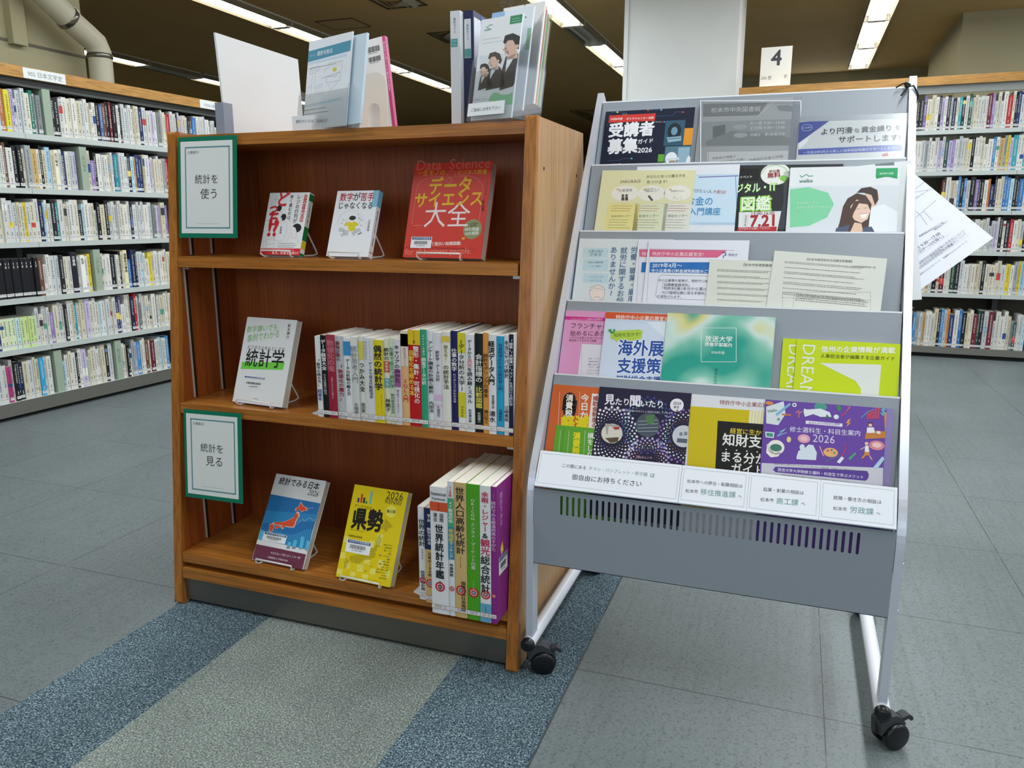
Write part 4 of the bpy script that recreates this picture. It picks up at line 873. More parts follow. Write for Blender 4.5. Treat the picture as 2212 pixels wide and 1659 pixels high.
for x0, x1, col, lab, bands, texts, stk, h in Y3:
    t = upright('yearbook', x0, x1, -.048, .139, h, .208, col, lab, G3, bands, texts, True, '350コ' if stk == 'st' else stk)
    if stk == 'st':
        mb = MB(); pg = Page(mb, V((x0, -.0496, .139+h)), X, Z, .0394, h)
        pg.uvtext('Statistical', (.003, -.018), (.0365, -.018), K_, .01, 3, 1.1); pg.uvtext('Yearbook', (.004, -.028), (.0355, -.028), K_, .01, 3, 1.0)
        pg.vtext('国際', 26, -56, 26, -76, K_, .01, 3); pg.vtext('連合', 12, -56, 12, -76, K_, .01, 3); pg.vtext('世界統計年鑑', 20, -80, 20, -202, K_, .022, 3); pg.vtext('編集・国際連合', 20, -206, 20, -228, K_, .0, 3, 5)
        mb.build('title_lettering', t)
    if col == '#8a2a86':
        mb = MB(); pg = Page(mb, V((x1-.0005, -.048, .139+h)), Y, Z, .208, h)
        lib_label(pg, (12, -158), (62, -196), '0145422', '#1d3f70'); pg.vtext('統計でみる', 26, -18, 26, -92, '#dcb3d9'); pg.poly([(22, -140), (34, -128), (40, -150), (28, -156)], '#e3d23a')
        mb.build('barcode_label', t)
# metal bookends
def bookend(x, y, z, h, label, plate=.1, col='#d9dbe0', flip=1):
    mb = MB(); m_ = M(col, .35, .0, .4)
    arch = [(0, 0), (.085, 0), (.085, h-.04)] + [(.045+.04*math.cos(a*math.pi/12), h-.04+.04*math.sin(a*math.pi/12)) for a in range(0, 13)] + [(0.005, h-.04), (0, 0)]
    mb.prism([(x, y+.01+u, z+v) for u, v in arch[:-1]], X*.0012, m_)
    pl = [(0, 0), (flip*-plate, .012), (flip*-plate, .075), (0, .085)]
    mb.prism([(x+u, y+.01+v, z+.0002) for u, v in pl], Z*.001, m_)
    return tag(mb.build('bookend'), label, 'bookend')
bookend(-.5008, .047, .515, .15, 'light metal bookend at the start of the middle shelf row', .028)
bookend(-.2256, -.004, .139, .15, 'light metal bookend at the start of the bottom shelf yearbooks', .026)
# ------------------------------------------------------------------ things standing on the oak bookcase
BT = TOPZ + .0003
# blank white board in a grey holder
bz = 1.371; q0 = at(465, 70, Z, (0, 0, bz)); q1 = at(646, 128, Z, (0, 0, bz))
y0_, y1_ = q0.y, min(q1.y, .462); bx = q0.x
MBb = MB().prism([(bx, y0_, bz), (bx+.006, y0_+.008, BT), (bx+.006, y1_, BT), (bx-.003, y1_, bz-.001)], (-.005, 0, 0), M('#e4e6e8', .6))
tag(MBb.build('blank_board'), 'blank white board standing edge-on at the end of the bookcase top', 'board')
g = MB(); gm = M('#8e96a6', .4); hz = at(478, 222, Y, (0, y0_, 0)).z; hx = at(486, 250, Y, (0, y0_-.004, 0)).x
g.box(bx-.011, bx-.006, y0_-.004, y0_+.025, BT, hz, gm).box(bx+.0075, bx+.0125, y0_-.004, y0_+.025, BT, hz, gm).box(bx-.011, bx+.0125, y0_-.007, y0_-.004, BT, hz, gm)
tag(g.build('board_holder'), 'grey plastic holder clamped on the near edge of the blank white board', 'holder')
# single leaflet holder with "know statistics" leaflets
t = thing('leaflet_holder', 'clear acrylic leaflet holder with white notice strip beside the blank board', 'leaflet holder', (-.535, .2, BT))
yw, tl_ = -.36, .155; e = V((math.cos(yw), math.sin(yw), 0)); bk = V((-math.sin(yw), math.cos(yw), 0)); up = (Z*math.cos(tl_)+bk*math.sin(tl_)).normalized(); n_ = e.cross(up)
o = V((-.5735, .153, BT+.004))
def slabp(mb, o, a, b, c, m): mb.obox(o, a, b, c, m)
h = MB(); h.obox(o-e*.008-n_*.03, e*.178, n_*.0025, up*.15, M_ACRYL).obox(o-e*.008+n_*.006, e*.178, n_*.0022, up*.075, M_ACRYL)
for s in (-.008, .1675): h.obox(o+e*s-n_*.03, e*.0022, n_*.037, up*.085, M_ACRYL)
h.obox(o-e*.008-n_*.03-up*.0035, e*.178, n_*.037, up*.003, M_ACRYL); h.build('clear_pocket', t)
s_ = MB(); sx = at(*P('T', 957, 1012), Y, (0, .128, 0)); sy = at(*P('T', 1690, 980), Y, (0, .128, 0)); so = V((sx.x, .128, sx.z)); hs_ = sx.z-BT-.001
pg = sheet(s_, so, X+Y*.0, Z, sy.x-sx.x, min(.032, hs_), .0006, '#eceef0', 'T'); pg.text('資料ガイドはご自由にお持ちください', 1003, 1085, 1553, 1062, '#5a5d60', 0, 3); s_.build('notice_strip', t)
def leaflet(nm, o, e, up, w, h, th, col, crop, label, cat='leaflet', group=None):
    mb = MB(); pg = sheet(mb, o+up*h, e, up, w, h, th, col, crop); return mb, pg, lambda: tag(mb.build(nm, loc=o+e*(w/2)), label, cat, group)
mb, pg, fin = leaflet('leaflet', o-n_*.004, e, up, .155, .196, .003, '#e3e9ee', 'T', 'white leaflet with teal heading and floor plan in the clear holder', 'leaflet')
pg.poly([(1130, 310), (1602, 182), (1592, 300), (1115, 430)], '#4d93ad', 2); pg.text('テーマ:', 1160, 372, 1215, 358, '#cfe3ea'); pg.text('統計を知る', 1235, 355, 1397, 318, '#eef5f7', .01); pg.poly([(1115, 437), (1560, 330), (1555, 355), (1112, 462)], '#c4dbe8', 2)
for q in ([(1160, 490), (1255, 465), (1255, 515), (1220, 525), (1205, 545), (1185, 545), (1155, 555), (1165, 490)], [(1315, 530), (1315, 500), (1345, 495), (1360, 435), (1508, 405), (1500, 490), (1480, 520), (1445, 545), (1440, 575), (1330, 580)], [(1275, 600), (1490, 530), (1480, 620), (1330, 650), (1330, 590)], [(1215, 565), (1205, 670)], [(1180, 575), (1170, 680)], [(1130, 700), (1170, 685), (1160, 800), (1123, 815), (1135, 700)], [(1200, 695), (1290, 660), (1280, 695), (1205, 710), (1200, 695)], [(1350, 665), (1385, 720), (1455, 640)], [(1300, 710), (1290, 780)], [(1265, 720), (1260, 775)], [(1240, 725), (1235, 775)], [(1215, 730), (1210, 780)]): pg.line(q, .55, '#8c9398', 3)
for k in range(7): pg.line([(1365+k*20, 452-k*5), (1362+k*20, 490-k*5)], .4, '#7d8489', 3); pg.line([(1170+k*11, 500-k*2), (1168+k*11, 525-k*2)], .35, '#7d8489', 3)
pg.rect(1405, 488, 1440, 518, '#d8c62a', 3); pg.poly([(1090, 895), (1497, 803), (1495, 830), (1087, 915)], '#c4dbe8', 2); pg.scribble(1085, 930, 1370, 975, 2, '#6d757a'); pg.scribble(1140, 450, 1500, 475, 1, '#8c9398'); fin()
mb, pg, fin = leaflet('leaflet', o-n_*.011+e*.052+up*.004, e, up, .142, .186, .006, '#ccdde9', None, 'pale blue leaflets tucked behind the floor plan leaflet', 'leaflet'); pg.fill('#b7cfe0', 1, 0, .2, .4, 1); pg.scribble(5, -40, 40, -150, 12, '#8fb0c6'); fin()
# pink-spined book seen from the back with its white bookend
c4_ = [at(*P('T', a, b), Y, (0, .36, 0)) for a, b in ((1765, 250), (1970, 236), (2110, 1115), (1800, 1120))]
ee = (c4_[1]-c4_[0]).normalized(); uu = (c4_[1]-c4_[2]).normalized(); uu = (uu+V((0, .1, 0))).normalized(); ee = (ee-uu*ee.dot(uu)).normalized()
hh = (c4_[1].z-BT-.001)/uu.z; o2 = c4_[1]-uu*hh-ee*.135
o2.z = max(o2.z, BT+.002)
t = thing('book', 'white back of a book with pink spine leaning on an arched bookend', 'book', o2+ee*.07)
mb = MB(); n2 = ee.cross(uu); mc = M('#e6e6e6', .4)
mb.obox(o2-n2*.001, ee*.135, n2*.001, uu*hh, mc).obox(o2-n2*.013, ee*.135, n2*.001, uu*hh, mc).obox(o2+ee*.134-n2*.013, ee*.001, n2*.013, uu*hh, M('#c9417f', .4))
pg = Page(mb, o2+uu*hh, ee, uu, .135, hh); W_ = 135
pg.rect(127, 0, 135, -hh*1000, '#cf4a88', 1); pg.vtext('統計学が見つけた野球の真理', 131, -12, 131, -130, '#eac0d5', .01, 3, 5)
pg.barcode(84, -18, 118, -31); pg.barcode(84, -42, 118, -54); pg.scribble(86, -32, 116, -35, 1, '#6b6d70'); pg.scribble(86, -55, 116, -58, 1, '#6b6d70'); mb.build('cover', t)
MB().obox(o2-n2*.012+ee*.001+uu*.001, ee*.1325, n2*.0108, uu*(hh-.002), M_PAGES).build('pages', t)
# arched white bookend
q = [at(*P('T', a, b), Y, (0, .325, 0)) for a, b in ((1745, 545), (1985, 600), (1985, 1120))]
xa, xb, zt_ = q[0].x-.01, q[1].x, q[0].z
R_ = .028; outer = [(xa, BT), (xb, BT), (xb, zt_-R_)]+[(xb-R_+R_*math.cos(k*math.pi/12), zt_-R_+R_*math.sin(k*math.pi/12)) for k in range(1, 7)]+[(xa+R_-R_*math.sin(k*math.pi/12), zt_-R_+R_*math.cos(k*math.pi/12)) for k in range(1, 7)]+[(xa, zt_-R_)]
ia, ib = xa+.018, xb-.02; r2 = (ib-ia)/2; zi = BT+.065
inner = [(ia, BT+.004), (ib, BT+.004)]+[(ib-r2+r2*math.cos(k*math.pi/12), zi+r2*math.sin(k*math.pi/12)) for k in range(0, 13)]
v3 = [V((x, .325, z)) for x, z in outer]; vi = [V((x, .325, z)) for x, z in inner]; tri = tessellate_polygon([v3, vi]); al = v3+vi
mb = MB(); mb.add(al, [tuple(k) for k in tri], M('#e9e7e0', .4)); mb.box(xa, xb, .325, .352, BT, BT+.0015, M('#e9e7e0', .4))
ob = mb.build('bookend'); sd = ob.modifiers.new('solid', 'SOLIDIFY'); sd.thickness = .0014; sd.offset = 0
tag(ob, 'white arched metal bookend holding the book with the pink spine', 'bookend')
# two slim binders and a grey bookend
def binder(x0, x1, y, zt, col, label, flip=False):
    t = thing('binder', label, 'binder', ((x0+x1)/2, y+.1, BT)); h = zt-BT
    MB().box(x0, x1, y, y+.225, BT, zt, M(col, .4)).build('cover', t, bevel=.0025)
    return t, h
bz1 = at(*P('U', 217, 130), Y, (0, .17, 0)).z
t, h = binder(-.2085, -.1865, .17, bz1, '#dfe2e6', 'slim white binder with teal sticker on its spine, beside the navy one')
mb = MB(); pg = Page(mb, V((-.2085, .1695, bz1)), X, Z, .022, h); pg.fill('#d3d6da', 1, 0, .3, 1, 1)
pg.vtext('資料ガイド', 10, -13, 10, -44, '#4a4d52', .006, 3, 5.2); pg.rect(1.5, -54, 16, -70, '#4d9a9c', 2); pg.uvtext('FREE', (.003, -.0605), (.0145, -.0605), '#9fd0cf', 0, 3); pg.uvtext('PAPER', (.003, -.067), (.0145, -.067), '#9fd0cf', 0, 3)
for k in range(26):
    for j in (5, 10, 15): pg.circle(j+(k % 2)*1.5, -76-k*5.4, .7, '#aab0b6', 2, None, 6)
mb.build('spine_label', t)
bz2 = at(*P('U', 315, 133), Y, (0, .185, 0)).z
t, h = binder(-.1845, -.1635, .185, bz2, '#20264f', 'slim navy binder with white spine card beside the white one')
mb = MB(); pg = Page(mb, V((-.1845, .1845, bz2)), X, Z, .021, h); pg.rect(1, -16, 16, -92, '#dfe3e6', 2); pg.vtext('資料ガイド', 8.5, -26, 8.5, -58, '#4a4d52', .006, 4, 5.2); pg.rect(1.5, -74, 15.5, -91, '#5a9c95', 3); mb.build('spine_label', t)
mb = MB(); pg = Page(mb, V((-.1634, .187, bz2)), Y, Z, .22, h); pg.rect(2, -12, 40, -110, '#dbe1e9', 2); pg.rect(40, -2, 60, -70, '#3d5aa0', 2); mb.build('cover_pocket', t)
bookend(-.2115, .165, BT, at(*P('U', 130, 560), Y, (0, .17, 0)).z-BT, 'grey metal bookend beside the slim white binder', .03, '#a9aeb1')
# tiered acrylic holder
t = thing('tiered_holder', 'clear acrylic three tier leaflet holder at the near end of the bookcase top', 'leaflet holder', (-.1, .24, BT))
yw, tl_ = -.258, .2; e = V((math.cos(yw), math.sin(yw), 0)); bk = V((-math.sin(yw), math.cos(yw), 0)); up = (Z*math.cos(tl_)+bk*math.sin(tl_)).normalized(); n_ = e.cross(up)
o = V((-.1525, .139, BT+.004)); h = MB()
for k in range(4):
    d = -.034*k
    h.obox(o-e*.006+n_*(.006+d), e*.113, n_*.0022, up*(.1+.058*k if k < 3 else .26), M_ACRYL)
for s in (-.006, .105): h.prism([o+e*s+n_*.008, o+e*s+n_*.008+up*.12, o+e*s-n_*.03+up*.18, o+e*s-n_*.064+up*.235, o+e*s-n_*.098+up*.26, o+e*s-n_*.098], e*.0022, M_ACRYL)
h.obox(o-e*.006-n_*.098-up*.0025, e*.113, n_*.106, up*.0025, M_ACRYL)
h.build('clear_tiers', t)
s_ = MB(); so = o+n_*.0086+up*.035-e*.0035; pg = sheet(s_, so, e, up, .092, .026, .0005, '#e6ebee'); pg.uvtext('ご自由にお持ち下さい', (.009, -.0165), (.083, -.0165), '#4a4d50', .006, 3); s_.build('notice_strip', t)
mb, pg, fin = leaflet('leaflet', o+up*.002, e, up, .102, .206, .004, '#e6eaee', 'U', 'slim leaflet with three people in dark suits in the front tier of the acrylic holder', 'leaflet')
pg.poly([(490, 690), (600, 680), (1020, 650), (905, 1065), (485, 1130)], '#d5dbe2', 1)
def suit(cx, cy, s, hair, skin, hx):
    pg.circle(cx, cy, 66*s, skin, 4, 88*s); pg.poly([(cx-50*s, cy+20*s), (cx-92*s, cy+40*s), (cx-70*s, cy+60*s), (cx-60*s, cy+90*s), (cx-10*s, cy+100*s)], skin, 4)
    pg.poly([(cx-80*s, cy-30*s), (cx-60*s, cy-100*s), (cx+20*s, cy-125*s), (cx+90*s, cy-95*s), (cx+120*s, cy), (cx+90*s, cy+60*s), (cx+60*s, cy+20*s), (cx+20*s, cy-55*s), (cx-30*s, cy-50*s), (cx-60*s, cy-10*s)], hair, 5)
    pg.poly([(cx-30*s, cy+70*s), (cx+60*s, cy+50*s), (cx+70*s, cy+130*s), (cx-40*s, cy+150*s)], skin, 3); pg.circle(cx+64*s, cy+10*s, 16*s, skin, 6)
    pg.line([(cx-48*s, cy+2*s), (cx-28*s, cy-2*s)], .35, '#3a2c28', 6); pg.poly([(cx-62*s, cy+52*s), (cx-32*s, cy+48*s), (cx-42*s, cy+62*s)], '#f4efec', 6); pg.line([(cx-66*s, cy+50*s), (cx-30*s, cy+45*s)], .35, '#a96a62', 6)
for cx, cy, s, hair in ((545, 860, .62, '#2a2523'), (668, 745, .85, '#4b3a33'), (880, 560, 1.2, '#1b1819')):
    b_ = cy+120*s
    pg.poly([(cx-55*s, b_), (cx+30*s, b_-40*s), (cx+80*s, b_-30*s), (cx+140*s, b_+60*s), (min(cx+170*s, 905), 1065), (cx-120*s, 1120), (cx-90*s, b_+120*s)], '#3c3a3d', 2); pg.poly([(cx-40*s, b_+5*s), (cx+60*s, b_-45*s), (cx-60*s, b_+160*s)], '#dfe4ea', 3); suit(cx, cy, s, hair, '#d9b6a2', 0)
pg.line([(575, 330), (590, 345), (615, 310), (650, 308)], 1.4, '#2f8f63'); pg.text('welbe', 548, 388, 640, 372, '#3f7d63', .006); pg.rect(875, 200, 1022, 275, '#1f8a56', 2); pg.scribble(900, 222, 1000, 265, 2, '#a9d6bf', 3)
pg.scribble(530, 470, 800, 520, 2, '#c6cbd0'); pg.poly([(605, 1220), (650, 1150), (710, 1140), (760, 1170), (840, 1170), (900, 1140), (900, 1290), (690, 1300), (610, 1265)], '#8fcea0', 2); pg.text('障害を生かし', 425, 1250, 595, 1235, '#b5bcc0'); pg.text('自分らしく働く', 425, 1290, 600, 1280, '#b5bcc0'); fin()
mb, pg, fin = leaflet('leaflet', o-n_*.03+e*.002+up*.026, e, up, .104, .208, .005, '#dfe6ee', 'U', 'slim leaflet with pale blue disc in the second tier of the acrylic holder', 'leaflet'); pg.poly([(600, 250), (612, 105), (760, 90), (800, 120), (805, 180), (770, 230)], '#8db4dc', 2); pg.circle(1062, 213, 8, '#3a3d40', 3); pg.rect(1085, 350, 1160, 600, '#8fbfa0', 2); fin()
mb, pg, fin = leaflet('leaflet', o-n_*.064+e*.004+up*.05, e, up, .104, .208, .006, '#e7e5e4', 'U', 'slim leaflet with pink blot cut by the frame top, rear tier of the acrylic holder', 'leaflet'); pg.text('セカンド', 730, 85, 1105, 60, '#3a3638', .012, hs=.9); pg.circle(880, 12, 26, '#8a7a66', 3); pg.poly([(915, 5), (1010, -15), (1025, 15), (990, 30), (925, 35)], '#c93a62', 3); fin()
for k in range(5):
    c_ = ['#d98f6a', '#dfe6ea', '#7fb795', '#d8c27a', '#c9d3da'][k]
    mb, pg, fin = leaflet('leaflet', o-n_*(.074+.0042*k)+e*.006+up*.052, e, up, .1, .2-.006*k, .003, c_, None, f"{['orange', 'white', 'green', 'straw yellow', 'pale grey'][k]} edged leaflet in the pack behind the rear tier of the acrylic holder", 'leaflet'); fin()

# ------------------------------------------------------------------ the leaflet rack
RX, RY, RW = .0188, .0065, .6957
ZB, ZT, ST = .431, 1.255, .5246
SL = math.hypot(ZT-ZB, ST); SD = V((0, ST, ZT-ZB))/SL; NS = X.cross(SD)       # up the slope / out of it
OS = V((RX, RY, ZB))
def on(u, t, d=0): return OS + X*u + SD*t + NS*d
rk = thing('leaflet_rack', 'light grey five tier leaflet rack on black casters standing by the oak bookcase', 'leaflet rack', (RX+RW/2, .25, 0))
def legpath(off):
    """front line of a side frame from the foot over the bend to the top, shifted inwards by off"""
    a = math.atan2(ST, ZT-ZB); Rb = .18; tl2 = Rb*math.tan(a/2); pts = [(RY+off, .088)]
    for k in range(9):
        f = a*k/8; cy, cz = RY+Rb, ZB-tl2
        pts.append((cy-(Rb-off)*math.cos(f), cz+(Rb-off)*math.sin(f)))
    e_ = V((0, RY+ST, ZT)) - NS*off; pts.append((e_.y, e_.z)); return pts
for x0 in (RX, RX+RW-.0145):
    fr, ba = legpath(0), legpath(.034)
    MB().prism([(x0, y, z) for y, z in fr+ba[::-1]], X*.0145, M_ALU).build('side_frame', rk, bevel=.0016)
# base tubes, caps, casters
for s, x0 in ((0, RX+.007), (1, RX+RW-.007)):
    tb = MB().tube([(x0, .002, .0775), (x0, .56, .0775)], .0142, M_TUBE, 20).build('base_tube', rk)
    for ye, dy in ((.002, -1), (.56, 1)): MB().lathe((x0, ye, .0775), (0, dy, 0), ((0, .0146), (.009, .0146), (.0125, .0125), (.014, .007)), M_BLACK, 22).build('end_cap', tb)
    for k, y0 in enumerate(((.026, .012)[s], .515)):
        d = (V((.95, .31, 0)), V((.82, .57, 0)))[s] if k == 0 else V((.5, .86, 0)); d.normalize(); ax = V((d.y, -d.x, 0))
        c = V((x0, y0, .0262)) + d*.024
        ca = MB(); ca.lathe((x0, y0, .03), Z, ((0, .011), (.035, .0095)), M_BLACK, 14)
        arc_ = [c+d*(.0285*math.cos(-.3+(math.pi+.25)*j/14))+Z*(.0285*math.sin(-.3+(math.pi+.25)*j/14)) for j in range(15)]
        ca.prism([p-ax*.0085 for p in arc_]+[c-Z*.012-ax*.0085], ax*.017, M('#2b2e33', .6))
        hood = [c-d*.031+Z*.004, c-d*.034+Z*.03, c-d*.026+Z*.041, c-d*.002+Z*.041, c+d*.012+Z*.034, c+d*.022+Z*.02, c+d*.006+Z*.024, c-d*.014+Z*.02]
        ca.prism([p-ax*.0135 for p in hood], ax*.027, M('#3a3d41', .65))
        co = ca.build('caster', rk, bevel=.0012)
        for sg in (-1, 1): MB().lathe(c+ax*(sg*.009), ax*sg, ((0, .0235), (.0015, .0258), (.010, .0258), (.0125, .0235), (.0135, .021), (.0138, .002)), M_BLACK, 32).build('wheel', co)
        if k == 0: MB().prism([p-ax*.009 for p in (c+d*.016+Z*.031, c+d*.03+Z*.035, c+d*.039+Z*.03, c+d*.041+Z*.023, c+d*.035+Z*.022, c+d*.03+Z*.027, c+d*.02+Z*.024)], ax*.018, M('#30343a', .5)).build('brake_lever', co, bevel=.0012)
# stepped display sheets
A23 = math.radians(23); DN = V((0, -math.sin(A23), -math.cos(A23))); NT = X.cross(-DN)
TL = [.950, .770, .593, .418, .244]; xl, xr = .0165, RW-.0165
for k, tt in enumerate(TL):
    T0 = on(0, tt, -.001); mb = MB(); Lk = .318
    mb.obox(T0+X*xl, X*(xr-xl), -NT*.0012, DN*Lk, M_STEEL)
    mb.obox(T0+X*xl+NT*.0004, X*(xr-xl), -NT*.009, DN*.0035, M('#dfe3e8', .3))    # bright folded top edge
    if k < 4: mb.obox(T0+X*xl+DN*Lk, X*(xr-xl), NT*.026, DN*.0012, M_STEEL)
    for u in (xl, xr-.001): mb.obox(T0+X*u, X*.001, -NT*.02, DN*Lk, M_STEEL)
    mb.build('display_tray', rk)
# front panel with its row of slots
yF = RY-.0002
sA, sB = at(1213, 1071, Y, (0, yF, 0)), at(1213, 1113, Y, (0, yF, 0)); sC = at(1855, 1158, Y, (0, yF, 0))
z1, z0 = sA.z, sB.z; pz0, pz1 = .2605, .424; N = 46; pitch = (sC.x-sA.x)/(N-1); wd = .0052
pm = MB(); px0, px1 = RX+.0155, RX+RW-.0155
def quad(a, b, c, d): pm.add([(a, yF, c), (b, yF, c), (b, yF, d), (a, yF, d)], [(0, 1, 2, 3)], M_STEEL)
zm0, zm1 = z0-.004, z1+.004; xs0 = sA.x-pitch/2; xs1 = sC.x+pitch/2
quad(px0, px1, pz0, zm0); quad(px0, px1, zm1, pz1); quad(px0, xs0, zm0, zm1); quad(xs1, px1, zm0, zm1)
for i in range(N):
    c = sA.x+pitch*i; a, b = c-pitch/2, c+pitch/2; r = wd/2
    outer = [V((a, yF, zm0)), V((b, yF, zm0)), V((b, yF, zm1)), V((a, yF, zm1))]
    hole = [V((c+r*math.cos(k*math.pi/6), yF, z1-r+r*math.sin(k*math.pi/6))) for k in range(7)]+[V((c-r*math.cos(k*math.pi/6), yF, z0+r-r*math.sin(k*math.pi/6))) for k in range(7)]
    al = outer+hole
    fs = []
    for tr_ in tessellate_polygon([outer, hole]):
        p, q_, s_ = (al[j] for j in tr_); fs.append(tuple(tr_) if (q_-p).cross(s_-p).y < 0 else tuple(tr_)[::-1])
    pm.add(al, fs, M_STEEL)
pm.add([(px0, yF, pz0), (px1, yF, pz0), (px1, yF+.018, pz0), (px0, yF+.018, pz0)], [(0, 3, 2, 1)], M_STEEL)
fp = pm.build('front_panel', rk); sd = fp.modifiers.new('solid', 'SOLIDIFY'); sd.thickness = .0012; sd.offset = -1
# inclined label ledge
lg = MB(); lg.obox(on(xl, -.0035, -.0022), X*(xr-xl), -NS*.0012, SD*.0765, M_STEEL).obox(on(xl, -.004, -.0022), X*(xr-xl), NS*.006, SD*.0014, M_STEEL); lg.build('label_ledge', rk)
for x0, z_ in ((RX+RW, .27), (RX+RW, .36)): MB().lathe((x0, .02, z_), X, ((0, .004), (.002, .0038), (.0032, .002)), M('#d0d3d8', .25, .6), 12).build('bolt', rk)
# four printed notices slipped onto the ledge
def notice(x0, y0, x1, y1, x2, y2, label, draw):
    p = [at(*P('c6', a, b), NS, OS-NS*.0008) for a, b in ((x0, y0), (x1, y1), (x2, y2))]
    ex = (p[1]-p[0]); w = ex.length; h = .0745; mb = MB(); o = V((p[0].x, 0, 0)); o = on(p[0].x-RX, .0725, -.0008); w = p[1].x-p[0].x
    pg = sheet(mb, o, X, SD, w, h, .0006, '#e9edf4', 'c6'); draw(pg); W_, H_ = w*1000, h*1000; pg.c = None
    pg.frame(4.2, -5.5, W_-5, -H_+7, .55, '#a3b0ae', 2)
    return tag(mb.build('notice_card', loc=o), label, 'notice', 'notices on the ledge of the leaflet rack')
GT = '#6d9c96'
def d1(p): p.text('この棚にある', 272, 115, 392, 128, '#555a60'); p.text('チラシ・パンフレット・冊子類', 408, 130, 708, 163, '#8ea5a6'); p.text('は', 722, 167, 745, 170, '#666b70'); p.text('御自由にお持ちください', 320, 178, 677, 215, '#3a3d42', .002)
def d2(p): p.text('松本市への移住・転職相談は', 912, 195, 1195, 222, '#55595e'); p.text('松本市', 903, 245, 967, 250, '#55595e'); p.text('移住推進課', 980, 255, 1160, 272, GT, .004); p.text('へ', 1172, 273, 1192, 275, '#55595e')
def d3(p): p.text('起業・創業の相談は', 1302, 237, 1510, 257, '#55595e'); p.text('松本市', 1288, 290, 1356, 295, '#55595e'); p.text('商工課', 1370, 302, 1482, 312, GT, .004); p.text('へ', 1496, 311, 1517, 313, '#55595e')
def d4(p): p.text('就職・働き方の相談は', 1662, 280, 1908, 305, '#55595e'); p.text('松本市', 1660, 335, 1731, 341, '#55595e'); p.text('労政課', 1747, 347, 1868, 360, GT, .004); p.text('へ', 1882, 361, 1903, 363, '#55595e')
notice(161, 30, 886, 115, 130, 212, 'long white notice inviting readers to take leaflets, at the bookcase end of the ledge', d1)
notice(888, 115, 1231, 155, 868, 300, 'white notice about moving to the city, next to the long notice', d2)
notice(1232, 155, 1597, 195, 1220, 345, 'white notice about starting a business, third along the ledge', d3)
notice(1598, 195, 1991, 228, 1585, 390, 'white notice about jobs and work styles, at the far end of the ledge', d4)
# knotted cord at the top corner
q = at(1966, 188, NS, on(0, 0, .004)); top = on(RW-.007, (q-OS).dot(SD), 0)
kn = top+NS*.006-X*.012
lp_ = [top+X*.009+NS*.002-SD*.02, top+X*.006+NS*.004-SD*.012, top+NS*.005+SD*.002, kn, kn-NS*.02-X*.001, top-X*.009-NS*.034+SD*.0, top+X*.002-NS*.038-SD*.012, top+X*.0095-NS*.02-SD*.022]
c_ = MB(); c_.tube(lp_, .0021, M('#1c1f24', .9), 6, True)
c_.tube([kn-X*.003, kn+SD*.006-X*.004+NS*.004, kn+X*.004+NS*.005, kn-SD*.005+NS*.004, kn-X*.004-SD*.002+NS*.004], .003, M('#1c1f24', .9), 6)
c_.tube([kn, kn-X*.008+SD*.004+NS*.006, kn-X*.016-SD*.0+NS*.004, kn-X*.022-SD*.004+NS*.003], .0018, M('#1c1f24', .9), 6); c_.tube([kn, kn-X*.004-SD*.012+NS*.004, kn-X*.012-SD*.026+NS*.004], .0018, M('#1c1f24', .9), 6)
tag(c_.build('black_cord'), 'black cord knotted round the top corner of the leaflet rack frame', 'cord')
# ------------------------------------------------------------------ leaflets on the rack
def rack_sheet(tier, d, c, tl, w, h, col, rot=0.0, th=.0015, tr=None, edge=None):
    """paper leaning on display tray number tier, d in front of it; tl: its top left corner in crop c"""
    T0 = on(0, TL[tier], -.001); p = T0+NT*d; a = at(*P(c, *tl), NT, p)
    if tr is not None:
        b = at(*P(c, *tr), NT, p); ex = (b-a).normalized(); w = w or (b-a).length
    else: ex = X*math.cos(math.radians(rot)) + DN*math.sin(math.radians(rot))
    ey = NT.cross(ex); mb = MB(); pg = sheet(mb, a, ex, ey, w, h, th, col, c, edge)
    return mb, pg, a
def done(mb, pg, name, label, cat='leaflet', group=None): return tag(mb.build(name, loc=pg.o+pg.ex*pg.w/2-pg.ey*pg.h), label, cat, group)
PE = M('#d8d8d6', .8, 0, .1)
# tier 1 ------------------------------------------------
mb, pg, a = rack_sheet(0, .004, 'c4', (383, 205), .21, .292, '#141c33', -.3, .003, edge=PE)
pg.rect(398, 222, 597, 245, '#cf3a33', 2); pg.text('令和8年度', 402, 243, 455, 240, '#f3e6e4', .012); pg.text('ポリテクセンター長野', 472, 241, 592, 236, '#f3e6e4', .012)
pg.text('受講者', 395, 312, 590, 303, '#e9ebf0', .034, hs=1.05); pg.text('募集', 390, 385, 518, 378, '#e9ebf0', .034, hs=1.12); pg.text('ガイド', 522, 345, 588, 340, '#e9ebf0', .02); pg.text('2026', 521, 385, 583, 382, '#e9ebf0', .02)
pg.line([(405, 208), (435, 207), (470, 208), (480, 222)], .4, '#5f86b8', 1); pg.line([(560, 198), (625, 197)], .4, '#5f86b8', 1); pg.line([(600, 225), (675, 222), (690, 205), (720, 208)], .4, '#5f86b8', 1); pg.line([(385, 265), (398, 264)], .4, '#5f86b8', 1); pg.line([(392, 420), (440, 418), (460, 410), (495, 410)], .4, '#5f86b8', 1)
for x, y, cc in ((433, 207, '#e3c84f'), (567, 199, '#c9424a'), (625, 197, '#6aa8d8'), (720, 207, '#c9424a'), (495, 410, '#6aa8d8')): pg.circle(x, y, 4, cc, 2)
for i, cc in enumerate(('#6ab0d0', '#d8a040', '#6ab0d0', '#b04a50', '#6ab0d0')): pg.poly([(600+i*9, 246), (606+i*9, 250), (600+i*9, 254)], cc, 2); pg.poly([(455+i*8, 213), (460+i*8, 216), (455+i*8, 219)], cc, 2) if i < 3 else None
